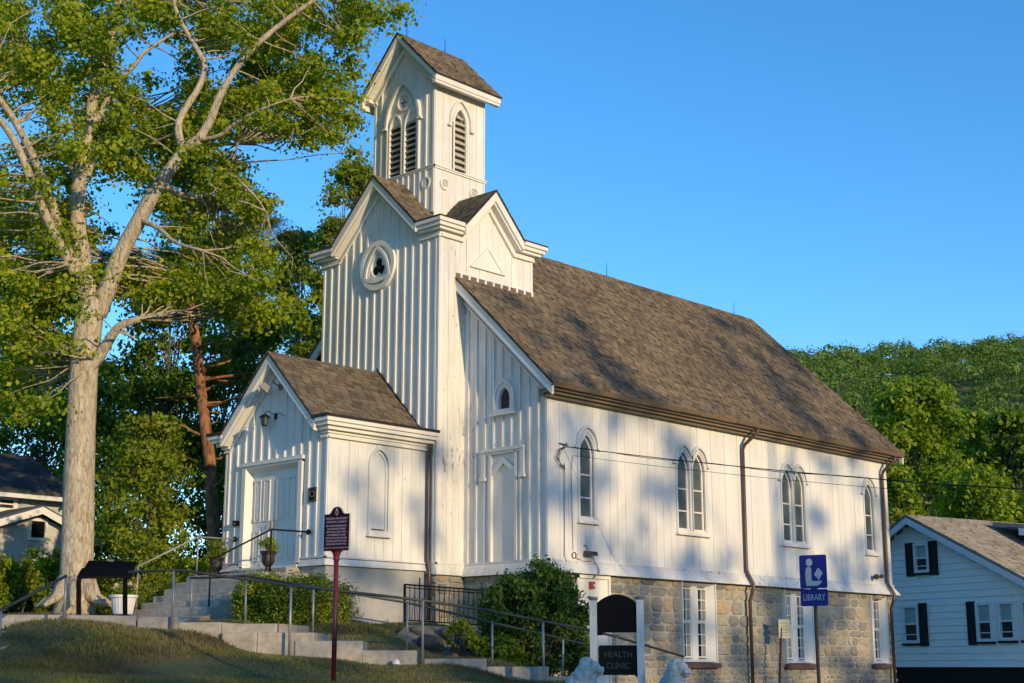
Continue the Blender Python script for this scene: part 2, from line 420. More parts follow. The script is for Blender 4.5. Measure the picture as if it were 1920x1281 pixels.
def arch(c, hw, spring, rise, n=12):
    """pointed arch outline from left spring to right spring"""
    # two arcs whose centres sit on the spring line
    r = (hw * hw + rise * rise) / (2 * hw); pts = []
    tm = math.asin(min(1, rise / r))
    for i in range(n + 1):
        t = tm * i / n; pts.append((c - hw + r - r * math.cos(t), spring + r * math.sin(t)))
    return pts + [(2 * c - u, z) for u, z in pts[::-1][1:]]
def arch_f(c, hw, spring, rise):
    A = arch(c, hw, spring, rise)
    def f(u):
        if abs(u - c) >= hw: return spring
        for (a, za), (b_, zb) in zip(A[:-1], A[1:]):
            if a <= u <= b_: return za + (zb - za) * (u - a) / max(1e-9, b_ - a)
        return spring
    return f
def boards(fr, parent, u0, u1, zb, top, wdt, opens, mat, d0=-.135, gap=.006, jit=.004, name='board'):
    """flush vertical boards; opens = [(ua, ub, zlow, topfn)]"""
    n = max(1, round((u1 - u0) / wdt)); w_ = (u1 - u0) / n
    for i in range(n):
        a, b_ = u0 + i * w_ + gap / 2, u0 + (i + 1) * w_ - gap / 2
        mb = MB(); dd = R.uniform(-jit, jit)
        cuts = sorted({a, b_} | {c for o in opens for c in (o[0], o[1]) if a < c < b_})
        for s0, s1 in zip(cuts[:-1], cuts[1:]):
            if s1 - s0 < .01: continue
            mid = (s0 + s1) / 2; segs = [(zb, None)]
            os_ = sorted([o for o in opens if o[0] <= mid <= o[1]], key=lambda o: o[2])
            us = [s0 + (s1 - s0) * k / 4 for k in range(5)]
            lowf = lambda u: zb
            for o in os_:
                if o[2] > zb + .01: fr.prism(mb, [(us[0], lowf(us[0])), (us[-1], lowf(us[-1])), (us[-1], o[2]), (us[0], o[2])], d0, dd)
                lowf = o[3]
            lo = [(u, lowf(u)) for u in us]; hi = [(u, top(u)) for u in us]
            if min(h[1] - q[1] for h, q in zip(hi, lo)) > .01:
                if os_: fr.prism(mb, lo + hi[::-1], d0, dd)
                else:
                    hh = [hi[0], hi[-1]] if abs(hi[2][1] - (hi[0][1] + hi[4][1]) / 2) < 1e-6 else hi
                    fr.prism(mb, [lo[0], lo[-1]] + hh[::-1], d0, dd)
        if mb.v: mb.build(name, mat, parent)
def battens(fr, parent, us, zb, top, opens, mat, bw=.055, bd=.032, name='batten'):
    for u in us:
        os_ = sorted([o for o in opens if o[0] - bw / 2 < u < o[1] + bw / 2], key=lambda o: o[2]); lo = zb
        for o in os_ + [None]:
            if o: hi0 = hi1 = o[2]; nxt = o[3](u)
            else: hi0, hi1 = top(u - bw / 2), top(u + bw / 2)
            if min(hi0, hi1) > lo + .06:
                mb = MB(); a, b_ = u - bw / 2, u + bw / 2
                fr.prism(mb, [(a, lo), (b_, lo), (b_, hi1), (a, hi0)], .0, bd); mb.build(name, mat, parent)
            if o: lo = nxt

# ---- wall bodies
wall_t = MB().box(-WT+.14, WT-.14, .14, YT-.03, 2.1, 10.2)
wall_t.prism([(-1.5, .14, 10.15), (1.5, .14, 10.15), (0, .14, 11.62)], (0, YT-.06, 0))
wall_t.prism([(-WT+.14, .6, 10.15), (-WT+.14, 2.55, 10.15), (-WT+.14, 1.575, 11.15)], (2*WT-.28, 0, 0))
W_T = wall_t.build('wall', WHITE, CH)
W_B = MB().box(-.98, .98, .85, 2.42, 10.2, 14.4).prism([(-.98, .85, 14.4), (.98, .85, 14.4), (0, .85, 15.5)], (0, 1.685, 0)).build('wall', WHITE, CH)
W_P = MB().box(-WP+.14, WP-.14, -PY+.25, 0, 2.1, 5.1).prism([(-WP+.14, -PY+.14, 2.1), (-1.0, -PY+.14, 2.1), (-1.0, -PY+.14, 4.49), (.87, -PY+.14, 4.49), (.87, -PY+.14, 2.1), (WP-.14, -PY+.14, 2.1), (WP-.14, -PY+.14, 5.1), (0, -PY+.14, 6.65), (-WP+.14, -PY+.14, 5.1)], (0, .12, 0))
W_P = W_P.build('wall', WHITE, CH)
W_N = MB().prism([(-WN+.14, YN+.14, 2.1), (WN-.14, YN+.14, 2.1), (WN-.14, YN+.14, 6.25), (0, YN+.14, 10.65), (-WN+.14, YN+.14, 6.25)], (0, LN-.06, 0)).build('wall', WHITE, CH)
FT, FP, FN, FB = FRONT(0), FRONT(-PY), FRONT(YN), FRONT(.706)
ST, SP, SN, SB = SIDE(WT), SIDE(WP), SIDE(WN), SIDE(1.117)

# ---- tower front
def t_front(u): return 9.93 if abs(u) > 1.46 else 9.93 + (1.46 - abs(u)) * .97
def gable_boards(fr, parent, hw, zb, top, wdt, opens, mat):
    boards(fr, parent, -hw, 0, zb, top, wdt, opens, mat); boards(fr, parent, 0, hw, zb, top, wdt, opens, mat)
ROSE_O = (-.55, .55, 9.6 - .55, lambda u: 9.6 + math.sqrt(max(0, .55**2 - u*u)))
for k in (-1, 1):
    a, b_ = (-WT + .03, -1.46) if k < 0 else (1.46, WT - .03)
    boards(FT, W_T, a, b_, ZWT, t_front, .264, [], WHITE)
boards(FT, W_T, -1.46, 0, ZWT, t_front, .264, [], WHITE); boards(FT, W_T, 0, 1.46, ZWT, t_front, .264, [], WHITE)
bu = [-WT + .03 + .27 * i for i in range(1, 16) if -WT + .03 + .27 * i < WT - .1]
battens(FT, W_T, bu, ZWT, t_front, [(-.6, .6, 9.03, lambda u: 9.6 + math.sqrt(max(0, .6**2 - u*u)))], WHITE)
mb = MB()
for s in (-1, 1):
    FT.rect(mb, min(s*WT, s*(WT-.06)), max(s*WT, s*(WT-.06)), ZWT, 9.93, .0, .025)
ST.rect(mb, 0.0, .10, ZWT, 9.93, -.02, .012)
ST.rect(mb, YT-.08, YT, 9.0, 9.93, -.02, .02)
mb.build('corner_board', TRIM, CH)
# tower side
def t_side(u): return 9.93 if abs(u - 1.575) > .85 else 9.93 + (.85 - abs(u - 1.575)) * 1.1
boards(ST, W_T, .10, YN - .005, ZWT, lambda u: 9.93 if u < .725 else 9.93 + (u - .725) * 1.1, .19, [], PEEL, jit=.003)
boards(ST, W_T, YN, YT - .08, 9.10, t_side, .22, [], WHITE, jit=.003)
# teeth and flashing where the tower meets the roof
ZJ = 11.05 - .958 * WT
mb = MB(); ST.rect(mb, .52, YT + .02, ZJ - .05, ZJ + .1, .0, .02); mb.build('flashing', FLASH, CH)
for i in range(10):
    u = .66 + (YT - .70) * i / 9; mb = MB(); ST.rect(mb, u - .03, u + .03, ZJ + .0, ZJ + .12, .022, .045); mb.build('batten', TRIM, W_T)
mb = MB(); ST.rect(mb, YN - .32, YT + .015, ZJ + .10, ZJ + .125, .0, .03); mb.build('drip_board', TRIM, CH)
# little blind triangle on the tower side
mb = MB(); ST.prism(mb, [(1.0, 9.42), (2.12, 9.42), (1.56, 9.98)], 0, .03); ST.prism(mb, [(1.18, 9.49), (1.94, 9.49), (1.56, 9.87)], .03, .033)
ST.rect(mb, .97, 2.16, 9.38, 9.42, 0, .06); mb2 = MB()
ST.band(mb, [(1.0, 9.42), (1.56, 9.98), (2.12, 9.42)], [(1.08, 9.42), (1.56, 9.90), (2.04, 9.42)], .03, .06)
mb.build('blind_triangle', TRIM, CH)

# ---- rose window
RW = MB()
def ring(fr, mb, c, z, r0, r1, d0, d1, n=40):
    P0 = [(c + r0 * math.cos(2*math.pi*i/n), z + r0 * math.sin(2*math.pi*i/n)) for i in range(n + 1)]
    P1 = [(c + r1 * math.cos(2*math.pi*i/n), z + r1 * math.sin(2*math.pi*i/n)) for i in range(n + 1)]
    fr.band(mb, P0, P1, d0, d1)
ring(FT, RW, 0, 9.6, .50, .62, 0, .10); ring(FT, RW, 0, 9.6, .46, .52, 0, .06)
FT.prism(RW, [(.5*math.cos(2*math.pi*i/32), 9.6+.5*math.sin(2*math.pi*i/32)) for i in range(32)], -.02, .02)
def ctri(r, n=7, rot=90):
    """curved triangle of corner radius r"""
    C = [(r*math.cos(math.radians(rot+120*k)), r*math.sin(math.radians(rot+120*k))) for k in range(3)]; P = []
    for k in range(3):
        (x0, y0), (x1, y1), (x2, y2) = C[k], C[(k+1) % 3], C[(k+2) % 3]
        rad = math.hypot(x1-x0, y1-y0); a0 = math.atan2(y0-y2, x0-x2); a1 = math.atan2(y1-y2, x1-x2)
        while a1 - a0 > math.pi: a1 -= 2*math.pi
        while a1 - a0 < -math.pi: a1 += 2*math.pi
        for i in range(n): a = a0 + (a1-a0)*i/n; P.append((x2+rad*math.cos(a), y2+rad*math.sin(a)))
    return P
def tri_band(fr, mb, c, z, ro, ri, d0, d1):
    A = [(c+x, z+y) for x, y in ctri(ro)]; B = [(c+x, z+y) for x, y in ctri(ri)]
    fr.band(mb, A + A[:1], B + B[:1], d0, d1)
tri_band(FT, RW, 0, 9.56, .54, .44, .02, .11); tri_band(FT, RW, 0, 9.56, .42, .35, .02, .07); ring(FT, RW, 0, 9.56, .25, .29, .02, .06, 24)
rose = RW.build('rose_window', TRIM, CH)
mb = MB()
for k in range(3):
    a = math.radians(90 + 120*k); cx, cz = .122*math.cos(a), 9.56+.122*math.sin(a)
    FT.prism(mb, [(cx+.108*math.cos(2*math.pi*i/16), cz+.108*math.sin(2*math.pi*i/16)) for i in range(16)], .021, .026 + .001*k)
mb.build('trefoil_glass', DARK, rose)

# ---- tower cornice, gables
def gable_roof(ax, c, zr, hw, sl, a0, a1, name='roof', th=.05, fas=.20, inset=.05, parent=CH, ends=None):
    """pitched roof with ridge along ax ('x' or 'y'), centred on c, from a0 to a1"""
    def P(off, a, z): return (a, c + off, z) if ax == 'x' else (c + off, a, z)
    mb = MB(); ext = (a1 - a0, 0, 0) if ax == 'x' else (0, a1 - a0, 0)
    for s in (-1, 1):
        mb.prism([P(0, a0, zr), P(s*hw, a0, zr - sl*hw), P(s*hw, a0, zr - sl*hw - th), P(0, a0, zr - th)], ext)
    ro = mb.build(name, EDGE, parent)
    h2 = hw - .01; c0, c1 = a0 + inset * .5, a1 - inset * .5
    for b0, b1 in ([(c0, c1)] if not ends else [(c0, c0 + ends), (c1 - ends, c1)]):
        mb = MB(); e2 = (b1 - b0, 0, 0) if ax == 'x' else (0, b1 - b0, 0)
        for s in (-1, 1):
            mb.prism([P(0, b0, zr - th), P(s*h2, b0, zr - sl*h2 - th), P(s*(h2 - .02), b0, zr - sl*h2 - th - fas), P(0, b0, zr - th - fas*1.15)], e2)
        if ends: mb.build('bargeboard', TRIM, parent); continue
        b0, b1 = b0 + .06, b1 - .06; e3 = (b1 - b0, 0, 0) if ax == 'x' else (0, b1 - b0, 0)
        for s in (-1, 1):
            mb.prism([P(0, b0, zr - th - fas), P(s*(h2-.03), b0, zr - sl*(h2-.03) - th - fas), P(s*(h2-.08), b0, zr - sl*(h2-.08) - th - fas - .08), P(0, b0, zr - th - fas - .09)], e3)
        mb.build('bargeboard', TRIM, parent)
    return ro
ROOFS = []
def shingles(roof, o, u, v, wid, length, tab, expo, mat, indiv=False, th=.015, cutfn=None, name='shingle'):
    """tabs laid over a slope: o lower corner, u along the eave, v up the slope (unit vectors)"""
    o, u, v = Vector(o), Vector(u).normalized(), Vector(v).normalized(); nrm = u.cross(v)
    if nrm.z < 0: nrm = -nrm
    rows = int(math.ceil(length / expo)); Vv = []; Fq = []
    proto = None
    for r_ in range(rows):
        off = R.uniform(0, tab); k = int(wid / tab) + 2
        for c in range(k):
            a = -off + c * tab; b_ = a + tab - .022
            a, b_ = max(a, 0), min(b_, wid)
            if b_ - a < .02: continue
            y0 = r_ * expo - R.uniform(0, .012); y1 = min(length, (r_ + 1) * expo + .02); t = th * R.choice([.6, .9, 1.7])
            if cutfn and cutfn(o + u * ((a + b_) / 2) + v * ((y0 + y1) / 2)): continue
            if indiv:
                mb = MB(); p0 = o + u*a + v*y0; p1 = o + u*b_ + v*y0; p2 = o + u*b_ + v*y1; p3 = o + u*a + v*y1
                top = [p0 + nrm*(t+.004), p1 + nrm*(t+.004), p2 + nrm*.005, p3 + nrm*.005]; bot = [p0 + nrm*.001, p1 + nrm*.001, p2 + nrm*.001, p3 + nrm*.001]
                mb.add(bot + top, [(4,5,6,7), (0,1,5,4), (1,2,6,5), (3,0,4,7)]); mb.build(name, mat, roof)
            else:
                p0 = o + u*a + v*y0; p1 = o + u*b_ + v*y0; p2 = o + u*b_ + v*y1; p3 = o + u*a + v*y1
                q = [p0 + nrm*.001, p1 + nrm*.001, p0 + nrm*(t+.004), p1 + nrm*(t+.004), p2 + nrm*.005, p3 + nrm*.005]
                b0 = len(Vv); Vv += [tuple(x) for x in q]
                Fq += [(b0+2, b0+3, b0+4, b0+5), (b0, b0+1, b0+3, b0+2)]
    if not indiv: quads_mesh(name + 's', np.array(Vv), np.array(Fq), mat, roof, 'stuff')
# tower cross gables
RT1 = gable_roof('y', 0, 11.85, 1.56, .97, -.30, YT + .30)
RT2 = gable_roof('x', 1.575, 11.37, 1.02, 1.05, -WT - .30, WT + .30)
s1 = math.hypot(1, .97); s2 = math.hypot(1, 1.05)
shingles(RT1, (1.56, -.30, 11.85 - .97*1.56), (0, 1, 0), (-1, 0, .97), YT + .6, 1.56*s1, .24, .13, ROOFM)
shingles(RT1, (-1.56, -.30, 11.85 - .97*1.56), (0, 1, 0), (1, 0, .97), YT + .6, 1.56*s1, .24, .13, ROOFM)
shingles(RT2, (0, 1.575 - 1.02, 11.37 - 1.05*1.02), (1, 0, 0), (0, 1, 1.05), WT + .3, 1.02*s2, .24, .13, ROOFM)
shingles(RT2, (0, 1.575 + 1.02, 11.37 - 1.05*1.02), (1, 0, 0), (0, -1, 1.05), WT + .3, 1.02*s2, .24, .13, ROOFM)
mb = MB(); me_ = MB()
for sx in (-1, 1):
    for (ya, yb, y_in) in ((-.28, .60, 0), (2.52, YT + .28, YT)):
        xa, xb = (1.49, WT + .28); X = (xa, xb) if sx > 0 else (-xb, -xa)
        mb.box(X[0], X[1], ya, yb, 10.22, 10.31)
        X2 = (xa, xb - .05) if sx > 0 else (-xb + .05, -xa); f = (ya + .05, yb) if ya < 0 else (ya, yb - .05)
        mb.box(X2[0], X2[1], f[0], f[1], 10.13, 10.22)
        X2 = (xa, xb - .12) if sx > 0 else (-xb + .12, -xa); f = (ya + .12, yb) if ya < 0 else (ya, yb - .12)
        mb.box(X2[0], X2[1], f[0], f[1], 10.06, 10.13)
        me_.box(X[0] - .01, X[1] + .01, ya - .01, yb + .01, 10.31, 10.345)
mb.build('cornice', TRIM, CH); me_.build('cornice_roof', EDGE, CH)
mb = MB()
A = [(-WT-.03, 9.92), (-1.46, 9.92), (0, 9.92 + 1.46*.97), (1.46, 9.92), (WT+.03, 9.92)]
B = [(-WT-.03, 10.14), (-1.55, 10.14), (0, 9.92 + 1.46*.97 + .24), (1.55, 10.14), (WT+.03, 10.14)]
FT.band(mb, A, B, 0, .045); FT.band(mb, A, [(u, z + .05) for u, z in A], .045, .07)
A = [(0, 9.92), (.71, 9.92), (1.575, 10.86), (2.44, 9.92), (YT + .03, 9.92)]
B = [(0, 10.14), (.66, 10.14), (1.575, 11.10), (2.49, 10.14), (YT + .03, 10.14)]
ST.band(mb, A, B, 0, .045); ST.band(mb, A, [(u, z + .05) for u, z in A], .045, .07)
mb.build('frieze', TRIM, CH)

# ---- belfry
def b_top(u): return 14.19 + max(0, (1.1 - abs(u)) * 1.0)
BF_O = [(-.56, .56, 12.12, arch_f(0, .56, 13.45, 1.05))]
boards(FB, W_B, -1.05, 0, 10.9, b_top, .262, BF_O, WHITE); boards(FB, W_B, 0, 1.05, 10.9, b_top, .262, BF_O, WHITE)
battens(FB, W_B, [-.83, .83], 10.9, b_top, [], WHITE, .05, .035)
battens(FB, W_B, [-.62, -.42, -.2, 0, .2, .42, .62], 10.9, lambda u: 12.03, [], WHITE, .05, .035)
battens(FB, W_B, [-.30, .0, .30], 14.62, b_top, [], WHITE, .04, .02)
BS_O = [(1.575 - .26, 1.575 + .26, 12.12, arch_f(1.575, .26, 13.36, .42))]
boards(SB, W_B, .75, 2.40, 10.7, lambda u: 14.2, .236, BS_O, WHITE, jit=.003)
mb = MB()
for s in (-1, 1): FB.rect(mb, min(s*1.117, s*1.05), max(s*1.117, s*1.05), 10.9, 14.2, 0, .02)
SB.rect(mb, .706, .75, 10.7, 14.2, -.02, .02); SB.rect(mb, 2.40, 2.446, 10.7, 14.2, -.02, .02); mb.build('corner_board', TRIM, CH)
mb = MB()
for z0, z1, d in ((12.03, 12.075, .035), (12.075, 12.10, .06), (14.19, 14.235, .035), (14.235, 14.27, .065)):
    SB.rect(mb, .706 - d, 2.446 + d, z0, z1, 0, d)
    if z0 < 13: FB.rect(mb, -1.117 - d, 1.117 + d, z0, z1, 0, d + .002)
    else:
        for s in (-1, 1): FB.rect(mb, min(s*(1.117+d), s*1.0), max(s*(1.117+d), s*1.0), z0, z1, 0, d + .002)
mb.build('string_course', TRIM, CH)
mb = MB(); A = [(-1.1, 14.2), (0, 15.30), (1.1, 14.2)]; FB.band(mb, A, [(-1.1, 14.42), (0, 15.52), (1.1, 14.42)], 0, .04); FB.band(mb, A, [(u, z+.04) for u, z in A], .04, .065); mb.build('frieze', TRIM, CH)
RB = gable_roof('y', 0, 15.82, 1.45, 1.02, .406, 2.746, fas=.13)
sb = math.hypot(1, 1.02)
for s in (-1, 1): shingles(RB, (s*1.45, .406, 15.82 - 1.02*1.45), (0, 1, 0), (-s, 0, 1.02), 2.34, 1.45*sb, .24, .13, ROOFM)
# belfry eave moulding along the sides
mb = MB()
for s in (-1, 1):
    x = 1.40; X = (x - .10, x) if s > 0 else (-x, -x + .10); mb.box(X[0], X[1], .44, 2.71, 14.10, 14.30)
    X = (1.117, x - .06) if s > 0 else (-x + .06, -1.117); mb.box(X[0], X[1], .50, 2.65, 14.27, 14.33)
mb.build('eave_moulding', TRIM, CH)
def gothic_frame(fr, mb, c, hw, z0, spring, rise, wdt, d0, d1, sill=True):
    A = arch(c, hw, spring, rise); B = arch(c, hw + wdt, spring, rise + wdt * 1.25)
    fr.band(mb, A, B, d0, d1); fr.rect(mb, c - hw - wdt, c - hw, z0, spring, d0, d1); fr.rect(mb, c + hw, c + hw + wdt, z0, spring, d0, d1)
def hood(fr, mb, c, hw, spring, rise, wdt, d, foot=.09, sides=(-1, 1), drop=.12):
    A = arch(c, hw, spring, rise); B = arch(c, hw + wdt, spring, rise + wdt * 1.2)
    fr.band(mb, A, B, 0, d)
    for s in sides:
        fr.rect(mb, min(c + s*hw, c + s*(hw + wdt)), max(c + s*hw, c + s*(hw + wdt)), spring - drop, spring, 0, d)
        fr.rect(mb, min(c + s*(hw - .0), c + s*(hw + wdt + foot)), max(c + s*hw, c + s*(hw + wdt + foot)), spring - drop - .05, spring - drop, 0, d + .02)
def lancet_pane(fr, c, hw, z0, spring, rise, d, mat, parent, name='pane'):
    mb = MB(); fr.prism(mb, [(c - hw, z0), (c + hw, z0)] + arch(c, hw, spring, rise)[::-1], d - .01, d); return mb.build(name, mat, parent)
# belfry openings
BW = MB()
hood(FB, BW, 0, .58, 13.45, 1.02, .07, .09, .06, drop=.0)
FB.rect(BW, -.60, -.56, 12.10, 13.45, -.03, .06); FB.rect(BW, .56, .60, 12.10, 13.45, -.03, .06)
for c in (-.28, .28): gothic_frame(FB, BW, c, .21, 12.12, 13.30, .42, .045, -.02, .045)
FB.prism(BW, arch(0, .57, 13.45, 1.02)[::-1] + [(-.57, 13.28), (-.2, 13.75), (0, 13.5), (.2, 13.75), (.57, 13.28)][0:0], -.03, -.004)
ring(FB, BW, 0, 14.0, .185, .23, -.01, .05, 28); FB.prism(BW, [(.19*math.cos(2*math.pi*i/24), 14.0+.19*math.sin(2*math.pi*i/24)) for i in range(24)], -.01, .015)
bw = BW.build('belfry_window', TRIM, CH)
mb = MB(); FB.rect(mb, -.11, .11, 13.985, 14.015, .015, .019); FB.rect(mb, -.013, .013, 13.87, 13.96, .015, .019); FB.rect(mb, -.013, .013, 14.04, 14.13, .015, .019); mb.build('cross_tracery', DARK, bw)
for c in (-.28, .28):
    mb = MB(); FB.prism(mb, [(c - .21, 12.12), (c + .21, 12.12)] + arch(c, .21, 13.30, .42)[::-1], -.10, -.09); mb.build('shade_sheet', flat('belfry_shadow', (.06, .062, .07), .9), bw)  # solid sheet behind the louvres, belfry shade put into its dark colour
    for i in range(9):
        z = 12.24 + i * .15; hw = .20 if z < 13.33 else .20 - (z - 13.33) * .42
        if hw < .04: break
        m_ = MB(); m_.obox(FB.p(c, z, -.04), [(1,0,0), (0,-.55,-.45), (0,.45,-.55)], (hw, .075, .014)); m_.build('louvre', LOUV, bw)
BW2 = MB(); gothic_frame(SB, BW2, 1.575, .20, 12.10, 13.36, .40, .07, -.03, .03); hood(SB, BW2, 1.575, .33, 13.40, .56, .06, .06, .06)
SB.rect(BW2, 1.305, 1.345, 12.10, 13.36, 0, .05); SB.rect(BW2, 1.805, 1.845, 12.10, 13.36, 0, .05)
bw2 = BW2.build('belfry_window', TRIM, CH)
mb = MB(); SB.prism(mb, [(1.375, 12.12), (1.775, 12.12)] + arch(1.575, .20, 13.36, .40)[::-1], -.11, -.10); mb.build('shade_sheet', flat('dim_belfry_inside', (.24, .20, .16), .9), bw2)  # solid sheet, the dim interior between the slats is painted on it
for i in range(9):
    z = 12.25 + i * .165; hw = .20 if z < 13.4 else .20 - (z - 13.4) * .5
    m_ = MB(); m_.obox(SB.p(1.575, z, -.045), [(0,1,0), (.6,0,-.5), (.5,0,.6)], (max(.03, hw), .080, .016)); m_.build('louvre', LOUV, bw2)
# roundels under the belfry string course
for fr, c in ((FB, .86), (FB, -.86), (SB, 1.04), (SB, 2.05)):
    mb = MB(); ring(fr, mb, c, 11.68, .11, .15, 0, .045, 24)
    for k in range(4):
        a = math.pi/2*k; cx, cz = c + .055*math.cos(a), 11.68 + .055*math.sin(a); ring(fr, mb, cx, cz, .028, .048, .002*k, .028, 10)
    mb.build('roundel', TRIM, CH)

# ---- nave front (right and left of the tower)
def n_top(u): return 11.05 - .958 * abs(u) - .62
opN = [(2.93, 3.74, ZWT, lambda u: 4.86), (3.05, 3.71, 5.70, arch_f(3.38, .33, 6.05, .40))]
boards(FN, W_N, WT, WN - .03, ZWT, n_top, .267, opN, PEEL)
battens(FN, W_N, [WT + .10 + .272 * i for i in range(10) if WT + .10 + .272*i < WN - .12], ZWT, n_top, opN, PEEL)
boards(FN, W_N, -WN + .03, -WT, ZWT, n_top, .28, [], WHITE)
mb = MB(); FN.rect(mb, WN - .07, WN + .0, ZWT, 6.0, 0, .03); SN.rect(mb, YN, YN + .09, ZWT, 5.96, -.02, .015); SN.rect(mb, YN + LN - .14, YN + LN, ZWT, 5.96, -.02, .02)
FN.rect(mb, WT + .0, WT + .07, ZWT, 8.2, 0, .03); mb.build('corner_board', PEEL, CH)
RN = MB(); RE = 5.10
RNo = gable_roof('y', 0, 11.05, RE, .958, YN - .365, YN + LN + .365, fas=.24, ends=.07)
sn = math.hypot(1, .958)
cut = lambda p: (abs(p.x) < WT - .02 and p.y < YT - .02)
shingles(RNo, (RE, YN - .365, 11.05 - .958*RE), (0, 1, 0), (-1, 0, .958), LN + .73, RE*sn, .26, .135, ROOFM, cutfn=cut)
shingles(RNo, (-RE, YN - .365, 11.05 - .958*RE), (0, 1, 0), (1, 0, .958), LN + .73, RE*sn, .6, .27, ROOFM, cutfn=cut)
mb = MB()
for s in (-1, 1):
    A = [(s*WT, n_top(WT) + .02), (s*WN, n_top(WN) + .02)]; B = [(s*WT, n_top(WT) + .34), (s*WN, n_top(WN) + .34)]
    FN.band(mb, A, B, 0, .06); FN.band(mb, A, [(u, z + .06) for u, z in A], .06, .09)
mb.build('frieze', TRIM, CH)
# eave: stepped box cornice in brown paint with sectional gutter
mb = MB()
for s in (-1, 1):
    def bx(a, b_, z0, z1, e=.0, q=0): X = (a, b_) if s > 0 else (-b_, -a); mb.box(X[0], X[1], YN - .30 + e, YN + LN + .30 - e, z0, z1, q)
    bx(WN, 4.80, 5.90, 5.96); bx(WN, 4.90, 5.962, 6.02, .02, 1); bx(WN, 5.00, 6.022, 6.055, .01)
mb.build('eave_cornice', [TAND, TAN], CH)
gut = MB().box(5.02, 5.06, YN - .33, YN + LN + .33, 6.06, 6.10).build('gutter', EDGE, CH)
ng = 20
for i in range(ng):
    y0 = YN - .34 + (LN + .68) * i / ng; y1 = YN - .34 + (LN + .68) * (i + 1) / ng - .012; o_ = R.uniform(-.006, .006)
    mb = MB(); mb.prism([(4.99, y0, 6.06+o_), (5.10, y0, 6.075+o_), (5.16+o_, y0, 6.16), (5.12, y0, 6.17), (5.07, y0, 6.10)], (0, y1 - y0, R.uniform(-.006, .006))); mb.build('gutter_section', TAN, gut)
# nave front door (blind) and lancet
mb = MB()
def tudor(c, hw, z, rise): return [(c - hw, z), (c, z + rise), (c + hw, z)]
FN.rect(mb, 2.90, 3.78, ZWT, 4.9, -.06, -.045)
A = tudor(3.33, .40, 4.36, .22); FN.band(mb, [(2.93, 4.30)] + A[1:2] + [(3.73, 4.30)], [(2.93, 4.44), (3.33, 4.70), (3.73, 4.44)], -.04, .03)
FN.rect(mb, 2.90, 2.97, ZWT, 4.84, -.045, .05); FN.rect(mb, 3.69, 3.76, ZWT, 4.84, -.045, .05)
FN.band(mb, [(2.97, 4.48), (3.33, 4.72), (3.69, 4.48)], [(2.97, 4.84), (3.33, 4.84), (3.69, 4.84)], -.045, -.02)
FN.rect(mb, 2.68, 3.98, 4.86, 4.93, 0, .09); FN.rect(mb, 2.74, 3.92, 4.80, 4.86, 0, .05)
for u0, u1 in ((2.68, 2.78), (3.88, 3.98)):
    FN.rect(mb, u0, u1, 4.28, 4.86, 0, .06); FN.rect(mb, u0 - .04, u1 + .04, 4.22, 4.29, 0, .09)
bd = mb.build('blind_doorway', TRIM, CH)
mb = MB(); FN.prism(mb, [(2.975, ZWT + .01), (3.685, ZWT + .01), (3.685, 4.44), (3.33, 4.66), (2.975, 4.44)], -.044, -.03); mb.build('door_panel', TRIM, bd)
mb = MB(); gothic_frame(FN, mb, 3.38, .17, 5.80, 6.02, .27, .16, -.05, .05); gothic_frame(FN, mb, 3.38, .27, 5.80, 6.05, .36, .06, .05, .08); FN.rect(mb, 2.98, 3.78, 5.66, 5.72, 0, .12); FN.rect(mb, 3.05, 3.71, 5.72, 5.80, 0, .07)
lw = mb.build('lancet_window', PEEL, CH)
lancet_pane(FN, 3.38, .17, 5.80, 6.02, .27, -.035, GLASSD, lw)
mb = MB()
for k in range(-3, 4):
    for s in (-1, 1):
        u0 = 3.38 + k*.11; P0 = FN.p(u0 - s*.25, 5.75, -.03); P1 = FN.p(u0 + s*.25, 6.30, -.03)
        # clip the lead line to the pane
        pts = [P0.lerp(P1, t/24) for t in range(25)]; f = arch_f(3.38, .17, 6.02, .27)
        pts = [p for p in pts if abs(p.x - 3.38) < .165 and 5.80 < p.z < f(p.x)]
        if len(pts) > 1: mb.tube([pts[0], pts[-1]], .004, 4)
mb.build('lead_lattice', flat('leading', (.20, .12, .12), .6), lw)

